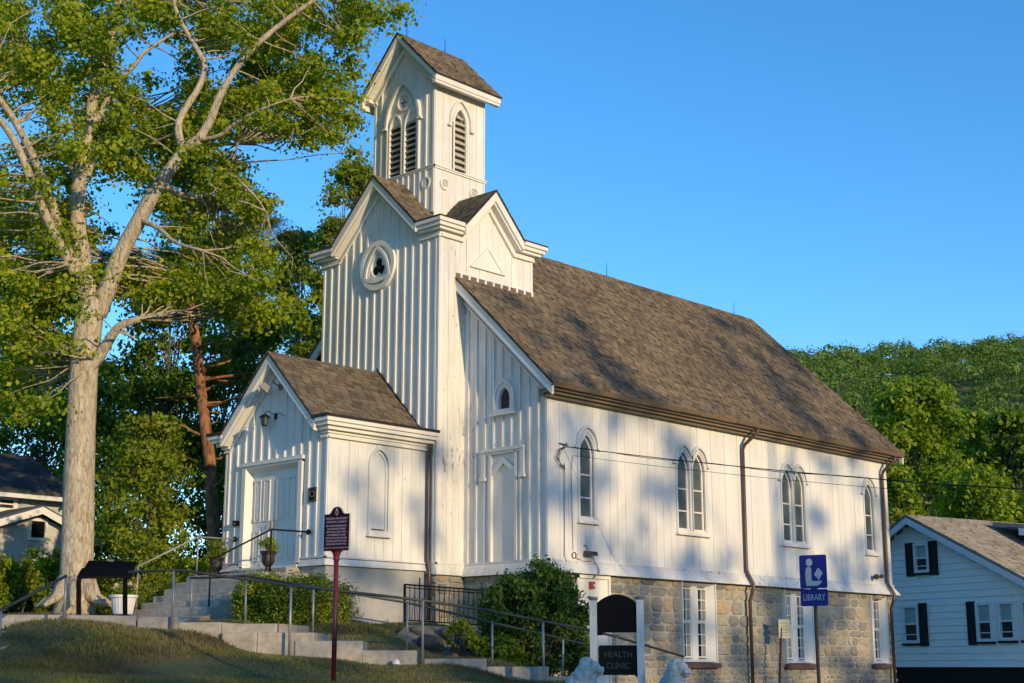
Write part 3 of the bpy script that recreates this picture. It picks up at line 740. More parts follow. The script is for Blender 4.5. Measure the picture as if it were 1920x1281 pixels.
# ---- nave long side: boards, windows
WINS = [([2.14], 3.28), ([5.715, 6.33], 3.26), ([10.23, 10.82], 3.25), ([14.43], 3.24)]
ops = []
for cs, zs in WINS:
    if len(cs) == 1: ops.append((cs[0] - .31, cs[0] + .31, zs, arch_f(cs[0], .31, 4.85, .46)))
    else:
        m_ = (cs[0] + cs[1]) / 2
        ops.append((cs[0] - .31, m_, zs, arch_f(cs[0], .31, 4.85, .46))); ops.append((m_, cs[1] + .31, zs, arch_f(cs[1], .31, 4.85, .46)))
boards(SN, W_N, YN + .09, YN + LN - .14, ZWT, lambda u: 5.93, .282, ops, SIDEP, jit=.003)
for cs, zs in WINS:
    mb = MB()
    for i, c in enumerate(cs):
        gothic_frame(SN, mb, c, .195, zs + .10, 4.72, .42, .05, -.10, -.05); gothic_frame(SN, mb, c, .245, zs + .05, 4.78, .44, .05, -.03, .02)
        gothic_frame(SN, mb, c, .285, zs + .05, 4.82, .47, .035, -.0, .035)
        sd = (-1, 1) if len(cs) == 1 else ((-1,) if i == 0 else (1,))
        hood(SN, mb, c, .325 if len(cs) == 1 else .30, 5.0 - .02, .40 if len(cs) == 1 else .38, .055, .07, .07, sd, .03)
        SN.rect(mb, c - .245, c + .245, zs + .05, zs + .12, -.08, -.02)
    SN.rect(mb, cs[0] - .36, cs[-1] + .36, zs - .05, zs + .0, 0, .10); SN.rect(mb, cs[0] - .32, cs[-1] + .32, zs, zs + .06, 0, .05)
    if len(cs) == 2: SN.rect(mb, cs[0] + .24, cs[1] - .24, zs + .05, 4.75, -.10, .012)
    wn_ = mb.build('lancet_window', TRIM, CH)
    for c in cs:
        zb, z1, z2 = zs + .11, zs + .53, 4.32
        for (a, b_) in ((zb, z1), (z1 + .02, z2)):
            m_ = MB(); SN.rect(m_, c - .195, c + .195, a, b_, -.082, -.07); m_.build('pane', GLASS, wn_)
        lancet_pane(SN, c, .195, z2 + .02, 4.72, .42, -.07, GLASS, wn_)
        m_ = MB()
        for z in (z1, z2): SN.rect(m_, c - .195, c + .195, z - .012, z + .022, -.07, -.04)
        SN.rect(m_, c - .195, c - .175, zb, 4.72, -.07, -.045); SN.rect(m_, c + .175, c + .195, zb, 4.72, -.07, -.045)
        m_.build('glazing_bar', TRIM, wn_)
# ---- water table (flared skirt) all round
mb = MB()
def skirt(fr, u0, u1, z0, z1, d, m0=1, m1=1, mi=0):
    a, b_ = u0 - (d if m0 else 0), u1 + (d if m1 else 0)
    v = [fr.p(u0, z1, .035), fr.p(u1, z1, .035), fr.p(b_, z0, d), fr.p(a, z0, d), fr.p(u0, z1, -.05), fr.p(u1, z1, -.05), fr.p(b_, z0, -.05), fr.p(a, z0, -.05)]
    mb.add(v, [(0,1,2,3), (3,2,6,7), (4,5,1,0), (4,0,3,7), (1,5,6,2)], mi)
skirt(SN, YN, YN + LN, 2.13, 2.38, .18); skirt(FN, WT, WN, 2.12, 2.38, .16, 0, 1)
skirt(FT, -WT, WT, 2.16, 2.38, .08); skirt(ST, 0, YN, 2.14, 2.38, .08, 1, 0); skirt(SP, -PY, 0, 2.22, 2.36, .09, 1, 0)
skirt(FP, .87 + .14, WP, 2.22, 2.36, .09, 0, 1); skirt(FP, -WP, -1.14, 2.22, 2.36, .09, 1, 0)
for fr, a, b_ in ((SN, YN, YN + LN), (FN, WT, WN), (FT, -WT, WT), (ST, 0, YN), (SP, -PY, 0), (FP, 1.01, WP), (FP, -WP, -1.14)):
    e = .05; fr.rect(mb, a - (e if a in (YN, -PY, -WT, 0, -WP) and fr is not FN else 0), b_ + e, 2.375, 2.415, 0, e)
mb.build('water_table', PEEL, CH)

# ---- stone basement
BWIN = [(5.47, 6.79, .24, 2.09), (9.82, 11.12, .22, 2.06), (14.16, 15.0, .22, 2.05)]
BDOOR = (1.70, 2.82, -.50, 2.11)
BASE = MB()
BASE.box(WT, WN - .24, YN + .02, YN + LN - .02, -1.2, 2.14); BASE.box(-WN, WT, YN + .02, YN + LN - .02, -1.2, 2.14)
BASE.box(-WT + .02, WT - .02, .02, YN + .02, .6, 2.14)
_y = YN + .02
for (a, b_, c, d) in sorted(BWIN + [BDOOR]):
    SN.rect(BASE, _y, a, -1.2, 2.14, -.24, -.015); SN.rect(BASE, a, b_, -1.2, c, -.24, -.015); _y = b_
SN.rect(BASE, _y, YN + LN - .02, -1.2, 2.14, -.24, -.015)
bs = BASE.build('basement_wall', MORTAR, CH)
def stone_mesh(k):
    rr = random.Random(100 + k); n = 10; pts = []
    for i in range(n):
        a = 2*math.pi*(i + .5)/n; c, s = math.cos(a), math.sin(a); m_ = max(abs(c), abs(s)) ** .9
        pts.append((c/m_*.5*(1 + rr.uniform(-.12, .05)), s/m_*.5*(1 + rr.uniform(-.16, .06))))
    V = [(x, y, -.5) for x, y in pts] + [(x, y, .10 + rr.uniform(-.08, .08)) for x, y in pts] + [(x*.90 + rr.uniform(-.02, .02), y*.88, .36 + rr.uniform(-.14, .14)) for x, y in pts] + [(rr.uniform(-.1, .1), rr.uniform(-.1, .1), .5)]
    F = []
    for L_ in (0, 1):
        for i in range(n): j = (i+1) % n; F.append((L_*n+i, L_*n+j, (L_+1)*n+j, (L_+1)*n+i))
    for i in range(n): F.append((2*n+i, 2*n+(i+1) % n, 3*n))
    me = bpy.data.meshes.new('stone'); me.from_pydata(V, [], F); me.materials.append(STONE); me.update(); return me
SM = [stone_mesh(k) for k in range(12)]
NST = [0]
def lay_stones(fr, u0, u1, z0, z1, holes, parent, hmin=.13, hmax=.30, wmin=.16, wmax=.52, depth=.10, seed=3, lim=400):
    rr = random.Random(seed); z = z0; cells = []
    while z < z1 - .05:
        h = rr.uniform(hmin, hmax); h = min(h, z1 - z)
        if z1 - z - h < .09: h = z1 - z
        segs = [(u0, u1)]
        for (a, b_, c0, c1) in holes:
            if z + h * .5 > c0 and z + h * .5 < c1:
                ns = []
                for s0, s1 in segs:
                    if b_ <= s0 or a >= s1: ns.append((s0, s1))
                    else:
                        if a > s0: ns.append((s0, a))
                        if b_ < s1: ns.append((b_, s1))
                segs = ns
        for s0, s1 in segs:
            u = s0
            while u < s1 - .03:
                w_ = rr.uniform(wmin, wmax) * (.8 + h / hmax * .35)
                if s1 - u - w_ < .15: w_ = s1 - u
                if h > .21 and w_ < .34 and rr.random() < .35:
                    q = h * rr.uniform(.4, .6); cells += [(u, z, w_, q), (u, z + q, w_, h - q)]
                else: cells.append((u, z, w_, h))
                u += w_
        z += h
    for (u, z, w_, h) in cells:
        j = rr.choice([.012, .02, .035]); M = Matrix((( *[0]*4,), (*[0]*4,), (*[0]*4,), (0, 0, 0, 1)))
        ax = fr.u * (w_ - j); az = Vector((0, 0, h - j)); an = fr.n * depth * rr.uniform(.7, 1.0)
        if rr.random() < .5: ax = -ax
        rot = rr.uniform(-.09, .09); ax2 = ax + az.normalized() * ax.length * rot
        o = fr.p(u + w_/2, z + h/2, -.02 + rr.uniform(-.01, .012))
        for r_, (a_, b2, c_, d_) in enumerate(zip(ax2, az, an, o)): M[r_][0], M[r_][1], M[r_][2], M[r_][3] = a_, b2, c_, d_
        inst('stone', SM[rr.randrange(12)], parent, M)
    NST[0] += len(cells)
hol = [(a, b_, c - .12, d) for a, b_, c, d in BWIN] + [BDOOR]
lay_stones(SN, YN, YN + LN, .42, 2.13, hol, bs, .17, .36, .24, .66, seed=5)
lay_stones(SN, YN, YN + LN, -.42, .42, hol, bs, .11, .20, .16, .42, seed=8)
lay_stones(FN, WT, WN, 1.2, 2.13, [], bs, .2, .32, .3, .55, seed=9)
lay_stones(ST, 0.02, YN, 1.2, 2.13, [], bs, .2, .32, .3, .45, seed=10)
lay_stones(FRONT(0), 1.87, WT, 1.4, 2.13, [], bs, .25, .32, .3, .5, seed=12)
# basement windows
for i, (a, b_, c, d) in enumerate(BWIN):
    mb = MB(); cs = .17 if i < 2 else .12; dep = -.13
    # splayed reveals
    for (ua, ub) in ((a, a + cs), (b_, b_ - cs)):
        v = [SN.p(ua, c, .075), SN.p(ub, c, dep), SN.p(ub, d, dep), SN.p(ua, d, .075)]; mb.add(v, [(0,1,2,3)])
        mb.add([SN.p(ua, c, .075), SN.p(ua, d, .075), SN.p(ua, d, -.1), SN.p(ua, c, -.1)], [(0,1,2,3)])
    mb.add([SN.p(a, d, .075), SN.p(b_, d, .075), SN.p(b_ - cs, d - .08, dep), SN.p(a + cs, d - .08, dep)], [(0,1,2,3)])
    mb.add([SN.p(a, c + .02, .075), SN.p(b_, c + .02, .075), SN.p(b_ - cs, c + .10, dep), SN.p(a + cs, c + .10, dep)], [(0,1,2,3)])
    SN.rect(mb, a - .02, a + .015, c, d + .02, -.05, .085); SN.rect(mb, b_ - .015, b_ + .02, c, d + .02, -.05, .085)
    mid = (a + b_) / 2
    if i < 2: sash = [(a + cs, mid - .12), (mid + .12, b_ - cs)]; SN.rect(mb, mid - .12, mid + .12, c + .05, d - .04, dep - .03, dep + .05)
    else: sash = [(a + .36, b_ - cs - .02)]; SN.rect(mb, a + cs, a + .36, c + .05, d - .04, dep - .03, dep + .05)
    bwn = mb.build('basement_window', TRIM, CH)
    for s0, s1 in sash:
        zb, zt = c + .12, d - .10; zm = (zb + zt) / 2 + .02
        m_ = MB(); e = .035
        for (q0, q1, dd) in ((zb, zm, .0), (zm, zt, .02)):
            SN.rect(m_, s0, s0 + e, q0, q1, dep, dep + .03 + dd); SN.rect(m_, s1 - e, s1, q0, q1, dep, dep + .03 + dd)
            SN.rect(m_, s0 + e, s1 - e, q0, q0 + e, dep, dep + .03 + dd); SN.rect(m_, s0 + e, s1 - e, q1 - e, q1, dep, dep + .03 + dd)
            um = (s0 + s1) / 2; SN.rect(m_, um - .01, um + .01, q0 + e, q1 - e, dep, dep + .022 + dd)
            for k in (1, 2): z = q0 + e + (q1 - q0 - 2*e) * k / 3; SN.rect(m_, s0 + e, s1 - e, z - .01, z + .01, dep, dep + .021 + dd)
        m_.build('sash', TRIM, bwn)
        for (q0, q1) in ((zb, zm), (zm, zt)):
            for r_ in range(3):
                for k, (p0, p1) in enumerate(((s0 + e, (s0+s1)/2 - .01), ((s0+s1)/2 + .01, s1 - e))):
                    z0 = q0 + e + (q1 - q0 - 2*e) * r_ / 3 + .008; z1 = z0 + (q1 - q0 - 2*e) / 3 - .018
                    g = MB(); SN.rect(g, p0, p1, z0, z1, dep - .004, dep + .006); g.build('pane', GLASSD if k == 0 else CURT, bwn)
    m_ = MB(); SN.rect(m_, a - .04, b_ + .10, c - .12, c + .0, -.05, .13); m_.build('window_sill', SILLM, CH)
# basement door
mb = MB(); a, b_, c, d = BDOOR
SN.rect(mb, a, a + .07, c, d, -.05, .08); SN.rect(mb, b_ - .05, b_, c, d, -.05, .085); SN.rect(mb, a, b_, d - .07, d + .01, -.05, .08)
bdo = mb.build('basement_door', TRIM, CH)
mb = MB(); SN.rect(mb, a + .07, b_ - .05, c, d - .07, -.01, .03); mb.build('door_leaf', TRIM, bdo)

# ---- portico
mb = MB()
mb.box(-WP - .01, WP + .01, -PY - .0, -.0, .5, 2.22); mb.build('foundation', STUCCO, CH)
opP = [(-1.15, 1.02, ZWT, lambda u: 4.62)]
def p_top(u): return 4.92 if abs(u) > 1.64 else 4.92 + (1.64 - abs(u)) * .98
for a_, b_ in ((-WP + .04, 0), (0, WP - .04)): boards(FP, W_P, a_, b_, ZWT, p_top, .29, opP, WHITE)
battens(FP, W_P, [-WP + .14 + .285 * i for i in range(13) if -WP + .14 + .285 * i < WP - .08], ZWT, p_top, opP, WHITE)
opS = [(-1.80, -1.20, 2.95, arch_f(-1.50, .30, 4.45, .36))]
boards(SP, W_P, -PY + .05, -.02, ZWT, lambda u: 4.92, .27, opS, WHITE, jit=.003)
mb = MB()
for s in (-1, 1): FP.rect(mb, min(s*WP, s*(WP-.06)), max(s*WP, s*(WP-.06)), ZWT, 4.92, 0, .03)
SP.rect(mb, -PY, -PY + .05, ZWT, 4.92, -.02, .02); mb.build('corner_board', TRIM, CH)
# blind lancet on portico side
mb = MB(); SP.prism(mb, [(-1.70, 3.06), (-1.30, 3.06)] + arch(-1.50, .20, 4.40, .30)[::-1], -.03, -.025)
gothic_frame(SP, mb, -1.50, .20, 3.0, 4.40, .30, .05, -.03, .015); gothic_frame(SP, mb, -1.50, .26, 3.0, 4.44, .34, .045, 0, .045); SP.rect(mb, -1.84, -1.16, 2.88, 2.93, 0, .11); SP.rect(mb, -1.80, -1.20, 2.93, 3.02, 0, .07)
mb.build('blind_window', TRIM, CH)
RP = gable_roof('y', 0, 6.98, 1.70, 1.0, -PY - .33, 0.0)
for s in (-1, 1): shingles(RP, (s*1.70, -PY - .33, 5.28), (0, 1, 0), (-s, 0, 1.0), PY + .33, 1.70*math.sqrt(2), .25, .135, ROOFO if s > 0 else ROOFM, indiv=(s > 0))
for i in range(13):
    y0 = -PY - .34 + i * .252; mb = MB(); t = .012 + .004 * (i % 2)
    mb.prism([(-.11, y0, 6.98 - .10), (0, y0, 6.98 + t), (.11, y0, 6.98 - .10), (.10, y0, 6.98 - .115), (0, y0, 6.97), (-.10, y0, 6.98-.115)], (0, .27, -.012)); mb.build('ridge_cap', ROOFO, RP)
mb = MB(); mg = MB()
for s in (-1, 1):
    def X2(a, b_): return (a, b_) if s > 0 else (-b_, -a)
    for (x1, z0, z1, y0) in ((2.14, 5.21, 5.29, -PY - .32), (2.09, 5.13, 5.21, -PY - .27), (2.00, 5.05, 5.13, -PY - .18), (1.90, 4.99, 5.05, -PY - .10)):
        x = X2(1.62 if y0 else 1.6, x1); mb.box(x[0], x[1], y0, .0 if s > 0 else 0, z0, z1)
    x = X2(1.60, 2.16); mg.box(x[0], x[1], -PY - .34, .01, 5.292, 5.325)
    mg.box(*X2(2.10, 2.17), -PY - .345, .01, 5.326, 5.35)
    mg.box(*X2(1.66, 2.17), -PY - .35, -PY - .30, 5.326, 5.36)
mb.build('cornice', TRIM, CH); mg.build('gutter', EDGE, CH)
mb = MB(); A = [(-WP-.03, 4.90), (-1.64, 4.90), (0, 4.90 + 1.64*.98), (1.64, 4.90), (WP+.03, 4.90)]
B = [(-WP-.03, 5.06), (-1.72, 5.06), (0, 4.90 + 1.64*.98 + .20), (1.72, 5.06), (WP+.03, 5.06)]
FP.band(mb, A, B, 0, .05); FP.band(mb, A, [(u, z+.04) for u, z in A], .05, .075)
SP.rect(mb, -PY - .03, 0, 4.90, 5.06, 0, .05); SP.rect(mb, -PY - .05, 0, 4.90, 4.94, .05, .075); mb.build('frieze', TRIM, CH)
mb = MB(); mb.prism([(1.62, -.012, 5.30), (0, -.012, 7.02), (0, -.012, 7.08), (1.72, -.012, 5.30)], (0, -.03, 0)); mb.build('step_flashing', EDGE, CH)
# entrance doors
mb = MB(); a, b_ = -1.0, .87
FP.rect(mb, a - .13, a, 2.30, 4.52, 0, .06); FP.rect(mb, b_, b_ + .13, 2.30, 4.52, 0, .06); FP.rect(mb, a - .17, b_ + .17, 4.52, 4.60, 0, .09); FP.rect(mb, a - .13, b_ + .13, 4.47, 4.52, 0, .055)
for ua, ub in ((a, a + .08), (b_, b_ - .08)):
    mb.add([FP.p(ua, 2.27, .055), FP.p(ub, 2.27, -.15), FP.p(ub, 4.5, -.15), FP.p(ua, 4.5, .055)], [(0,1,2,3)])
mb.add([FP.p(a, 4.47, .05), FP.p(b_, 4.47, .05), FP.p(b_, 4.36, -.15), FP.p(a, 4.36, -.15)], [(0,1,2,3)])
FP.rect(mb, a - .1, b_ + .1, 2.20, 2.27, -.2, .10)
dr = mb.build('entrance_doorway', TRIM, CH)
for k, (u0, u1) in enumerate(((a + .06, -.175), (-.165, b_ - .06))):
    mb = MB(); FP.rect(mb, u0, u1, 2.28, 4.40, -.16, -.12); wd = (u1 - u0)
    for (z0, z1) in ((2.42, 3.08), (3.28, 4.20)):
        for q in (0, 1):
            pa = u0 + wd * (.12 + .42 * q); pb = pa + wd * .30
            FP.band(mb, [(pa, z0), (pb, z0), (pb, z1), (pa, z1), (pa, z0)], [(pa+.03, z0+.03), (pb-.03, z0+.03), (pb-.03, z1-.03), (pa+.03, z1-.03), (pa+.03, z0+.03)], -.12, -.098)
            FP.rect(mb, pa + .055, pb - .055, z0 + .055, z1 - .055, -.12, -.105)
    lf = mb.build('door_leaf', TRIM, dr)
    mb = MB(); hx = u1 - .06 if k == 0 else u0 + .06
    FP.rect(mb, hx - .02, hx + .02, 3.08, 3.30, -.12, -.105); mb.tube([FP.p(hx, 3.12, -.105), FP.p(hx, 3.12, -.06), FP.p(hx, 3.25, -.06), FP.p(hx, 3.25, -.105)], .009, 6); mb.build('handle', STEEL, lf)
    for z in (2.5, 3.3, 4.15):
        mb = MB(); hu = u0 + .005 if k == 0 else u1 - .005; FP.rect(mb, hu - .012, hu + .012, z - .05, z + .05, -.12, -.105); mb.build('hinge', STEEL if k == 0 else EDGE, lf)
# ---- downspouts
def pipe(pts, name='downspout', mat=BROWN, r=.045): return MB().tube(pts, r, 10).build(name, mat, CH, smooth=True)
pipe([(2.02, -.14, 5.05), (2.00, -.13, 4.95), (1.90, -.09, 4.80), (1.885, -.08, 4.6), (1.885, -.08, 2.5), (1.97, -.1, 2.25), (1.97, -.1, 1.15)])
for y in (8.15, 15.12):
    pipe([(5.12, y + .15, 6.06), (5.10, y + .14, 5.93), (5.02, y + .08, 5.84), (4.80, y, 5.64), (4.74, y, 5.52), (4.73, y, 2.55), (4.75, y, 2.44), (4.93, y, 2.14), (4.88, y, 1.95), (4.80, y, 1.75), (4.80, y, -.9)])
mb = MB(); FT.rect(mb, 0, 0.001, 0, .001, 0, .001)
# lightning rods
for p in ((0, .75, 15.80), (0, 2.1, 15.80), (0, 8.6, 11.03), (0, 14.9, 11.03)):
    MB().tube([p, (p[0], p[1], p[2] + .42)], [.012, .005], 5).build('lightning_rod', IRON, CH)

# ------------------------------------------------------------------ fittings on the church
def text_mesh(body, size, fr_o, ux, uz, parent, mat, name='lettering', align='CENTER', depth=.002, sx=1.0, font_off=.0):
    """flat lettering on a plane with origin fr_o, baseline direction ux, up uz"""
    cu = bpy.data.curves.new('t', 'FONT'); cu.body = body; cu.size = size; cu.align_x = align; cu.align_y = 'CENTER'; cu.extrude = depth / 2; cu.offset = font_off
    t = bpy.data.objects.new('t', cu); COL.objects.link(t); dg = bpy.context.evaluated_depsgraph_get()
    me = bpy.data.meshes.new_from_object(t.evaluated_get(dg)); bpy.data.objects.remove(t)
    ux, uz = Vector(ux).normalized(), Vector(uz).normalized(); un = ux.cross(uz); o = Vector(fr_o) - wloc(parent)
    for v in me.vertices: c = v.co.copy(); v.co = o + ux * c.x * sx + uz * c.y + un * c.z
    me.materials.clear(); me.materials.append(mat); ob = bpy.data.objects.new(name, me); COL.objects.link(ob); ob.parent = parent
    return ob
GALV = flat('dull_grey_lamp_metal', (.20, .20, .19), .5, .2); LAMPG = glass_mat('lamp_glass', (.05, .06, .06), (.10, .12, .12), .3)
# lantern over the entrance
L0 = FP.p(-.05, 5.50, 0); ln = root('wall_lantern', L0, 'small black coach lantern hung high on the gable over the entrance doors', 'lantern')
mb = MB(); mb.tube([FP.p(.0, 5.58, .02), FP.p(.0, 5.60, .12), FP.p(-.05, 5.66, .22), FP.p(-.1, 5.62, .26)], .009, 6); mb.tube([FP.p(.02, 5.58, .02), FP.p(.16, 5.62, .05), FP.p(.25, 5.55, .04), FP.p(.32, 5.54, .03)], .006, 5)
mb.obox(FP.p(0, 5.56, .02), [(1,0,0), (0,1,0), (0,0,1)], (.05, .02, .07)); mb.build('bracket', IRON, ln)
mb = MB(); c = FP.p(-.10, 5.45, .26)
mb.lathe([(.001, .16), (.05, .13), (.13, .075), (.13, .065), (.09, .065)], c, 8); mb.lathe([(.06, -.10), (.065, -.12), (.001, -.13)], c, 8)
for k in range(4): a = math.pi/4 + math.pi/2*k; mb.tube([c + Vector((.10*math.cos(a), .10*math.sin(a), .07)), c + Vector((.06*math.cos(a), .06*math.sin(a), -.10))], .007, 4)
mb.build('lantern_frame', IRON, ln); MB().lathe([(.085, .065), (.05, -.10)], c, 8).build('lantern_glass', LAMPG, ln); MB().lathe([(.001, .04), (.018, .02), (.018, -.08), (.001, -.09)], c, 8).build('candle', TRIM, ln)
# floodlight in the gable
fl = root('floodlight', FP.p(.05, 6.15, 0), 'grey square floodlight on an arm in the peak of the entrance gable', 'floodlight')
mb = MB(); mb.tube([FP.p(.12, 6.22, 0), FP.p(.12, 6.24, .14), FP.p(.08, 6.30, .22)], .016, 6); mb.obox(FP.p(.12, 6.2, .02), [(1,0,0),(0,1,0),(0,0,1)], (.05,.02,.06)); mb.build('arm', GALV, fl)
hd = MB(); axn = Vector((-.45, -.45, -.78)).normalized(); axu = Vector((1, -.8, 0)).cross(axn).normalized(); axr = axn.cross(axu)
c = FP.p(-.02, 6.16, .33); hd.loft([c + axr*i*.19 + axu*j*.13 + axn*.07 for i, j in ((-1,-1),(1,-1),(1,1),(-1,1))], [c + axr*i*.11 + axu*j*.08 - axn*.08 for i, j in ((-1,-1),(1,-1),(1,1),(-1,1))], caps=True)
hd.build('lamp_housing', GALV, fl); MB().obox(c + axn*.075, [axr, axu, axn], (.165, .11, .008)).build('lamp_glass', LAMPG, fl)
# brass plaque, key box, small things by the door
pq = root('wall_plaque', FP.p(1.38, 3.72, .04), 'small dark bronze plaque beside the entrance, right of the doors', 'plaque')
MB().obox(FP.p(1.38, 3.72, .05), [(1,0,0),(0,0,1),(0,1,0)], (.125, .15, .012)).build('plate', BLACK, pq)
mb = MB(); f_ = FRONT(-PY - .062); ring(f_, mb, 1.38, 3.73, .06, .075, 0, .006, 16); f_.band(mb, [(1.27,3.585),(1.49,3.585),(1.49,3.855),(1.27,3.855),(1.27,3.585)], [(1.28,3.595),(1.48,3.595),(1.48,3.845),(1.28,3.845),(1.28,3.595)], 0, .005); mb.build('relief', GALV, pq)
kb = root('key_box', FP.p(-1.30, 3.28, .02), 'small black box fixed to the wall left of the entrance doors', 'key box')
MB().obox(FP.p(-1.27, 3.28, .07), [(1,0,0),(0,0,1),(0,1,0)], (.075, .055, .04)).build('box', BLACK, kb); MB().obox(FP.p(-1.27, 3.27, .113), [(1,0,0),(0,0,1),(0,1,0)], (.04, .02, .004)).build('cover', GALV, kb)
# side wall lamps
sl1 = root('wall_floodlight', SN.p(2.12, 2.62, .03), 'brown flat wall lamp above the white basement door', 'wall lamp')
MB().prism([SN.p(1.97, 2.55, .03), SN.p(2.27, 2.55, .03), SN.p(2.25, 2.64, .03), SN.p(1.99, 2.64, .03)], (.16, 0, -.02)).build('lamp_housing', BROWN, sl1)
MB().tube([SN.p(2.08, 2.64, .06), SN.p(2.08, 2.74, .04), SN.p(2.0, 2.76, .02)], .012, 6).build('bracket', GALV, sl1)
MB().tube([SN.p(2.26, 2.56, .05), SN.p(2.28, 2.42, .07), SN.p(2.34, 2.26, .15), SN.p(2.28, 2.16, .2), SN.p(2.20, 2.05, .1)], .011, 6).build('conduit', TAN, sl1)
sl2 = root('wall_lamp', SN.p(14.44, 2.60, .03), 'small dark twin-headed lamp low on the far end of the long wall', 'wall lamp')
MB().lathe([(.001,.0),(.07,.01),(.09,.08),(.05,.14),(.001,.15)], SN.p(14.38, 2.53, .15), 10).build('lamp_head', BROWN, sl2); MB().lathe([(.001,.0),(.05,.01),(.07,.07),(.04,.11),(.001,.12)], SN.p(14.58, 2.56, .2), 10).build('lamp_head', BROWN, sl2)
MB().tube([SN.p(14.44, 2.60, .0), SN.p(14.44, 2.60, .12)], .02, 6).build('mount', GALV, sl2)
al = root('fire_alarm', SN.p(2.21, 1.92, .04), 'small red alarm box on the basement door frame under the wall lamp', 'alarm box')
REDM = flat('red_plastic', (.42, .06, .045), .5); SN.rect(mb := MB(), 2.13, 2.27, 1.82, 1.97, .03, .10); mb.build('box', REDM, al); SN.rect(mb := MB(), 2.20, 2.26, 1.86, 1.92, .10, .125); mb.build('strobe', TRIM, al)
# service cables from the insulator on the wall out past the far end
WIRE = flat('black_cable', (.02, .018, .018), .6); COPP = flat('copper_red_wire', (.25, .06, .04), .6)
A0 = SN.p(1.35, 4.86, .10)
def sag(p, q, s_, n=24): return [p.lerp(q, t/n) - Vector((0, 0, s_ * 4 * (t/n) * (1 - t/n))) for t in range(n + 1)]
fq = at(1990, 26.9, 922); far = A0 + (fq + Vector((0, 0, .487)) - A0) / .42
c1 = root('power_cable', A0, 'black service cable running from the wall bracket past the windows to the right', 'cable')
P1 = sag(A0, far, .5, 48); P2 = [p + Vector((math.cos(i*1.1)*.02, 0, math.sin(i*1.1)*.02 - .01)) for i, p in enumerate(P1)]
mb = MB(); mb.tube(P1, .010, 5); mb.tube(P2, .007, 5); mb.build('cable', WIRE, c1)
mb = MB(); mb.tube([A0 + Vector((-.1,0,0)), A0 + Vector((0,0,.08)), A0], .012, 5); mb.tube([SN.p(1.20, 4.93, .02), SN.p(1.45, 4.90, .06)], .012, 5)
for k in range(3):
    mb.tube([A0 + Vector((0, .02*k, 0)), SN.p(1.22 - .05*k, 4.80, .10), SN.p(1.12 - .04*k, 4.60, .07), SN.p(1.20 + .07*k, 4.42 - .03*k, .06), SN.p(1.33, 4.45, .05)], .008, 5)
mb.build('drip_loop', WIRE, c1)
mb = MB(); mb.tube([SN.p(1.36, 4.5, .03), SN.p(1.34, 2.5, .03), SN.p(1.36, 2.36, .07)], .010, 5); mb.build('riser', GALV, c1)
c2 = root('phone_cable', SN.p(1.6, 4.68, .05), 'thin lower cable beside the main one, reaching the wall by the first lancet', 'cable')
mb = MB(); mb.tube(sag(SN.p(1.62, 4.70, .05), far + Vector((0, 0, -.14)), .5, 48), .005, 5); mb.tube([SN.p(1.62, 4.70, .05), SN.p(1.58, 4.4, .03), SN.p(1.62, 2.62, .03)], .006, 5)
mb.build('cable', WIRE, c2); ring(SN, mb := MB(), 1.66, 2.52, .06, .075, .02, .035, 14); mb.tube([SN.p(1.7, 2.47, .03), SN.p(1.95, 2.40, .05), SN.p(2.2, 2.42, .06)], .008, 5); mb.build('red_coil', COPP, c2)

# ------------------------------------------------------------------ steps, walk and kerb
st = root('entrance_steps', (0, -4.9, 1.1), 'worn concrete steps rising to the entrance doors', 'steps')
MB().box(-1.35, 1.35, -4.18, -PY - .01, .7, 2.06).build('landing', CONC, st, bevel=.02)
for i in range(5):
    z = 2.06 - .15 * (i + 1); y1 = -4.18 - .265 * i
    MB().box(-1.35 - .004*i, 1.35 + .004*i, y1 - .27, y1 + .0, .7 - .01*i, z).build('step', CONC, st, bevel=.018)
MB().box(-1.0, 1.0, -PY - .38, -PY - .012, 2.05, 2.20).build('door_step', CONC, st, bevel=.015)
wk = root('concrete_walk', (3, -8, .9), 'pale concrete walk sloping from the steps down to the kerb', None, None, 'structure')
kp = [118, 253, 332, 413, 490, 551, 615, 679, 785, 796, 912, 1030, 1130]
# paving slabs between the steps and the kerb
q = [(-1.45, -5.52, 1.16), (1.5, -5.52, 1.13)]
def slab(P, name='paving_slab', mat=CONC, t=.12, parent=wk):
    MB().prism([Vector(p) for p in P], (0, 0, -t)).build(name, mat, parent, bevel=.012)
def K(px, D, z): p = at(px, D); return Vector((p.x, p.y, z))
rowA = [Vector((-1.6, -5.52, 1.165)), Vector((1.55, -5.52, 1.13))]
rowB = [Vector((.6, -8.1, 1.02)), Vector((3.6, -7.4, .985))]
rowC = [K(150, 23.5, .885), K(330, 23.6, .84)]
for k in range(3):
    a0, a1 = k/3, (k+1)/3 - .006
    for (r0, r1) in ((rowA, rowB), (rowB, rowC)):
        P = [r0[0].lerp(r0[1], a0), r0[0].lerp(r0[1], a1), r1[0].lerp(r1[1], a1), r1[0].lerp(r1[1], a0)]
        slab([p.lerp(sum(P, Vector()) / 4, .006) for p in P])
kb_ = root('stepped_kerb', (8.5, -9, .3), 'low concrete kerb stepping down to the right along the lawn', 'kerb')
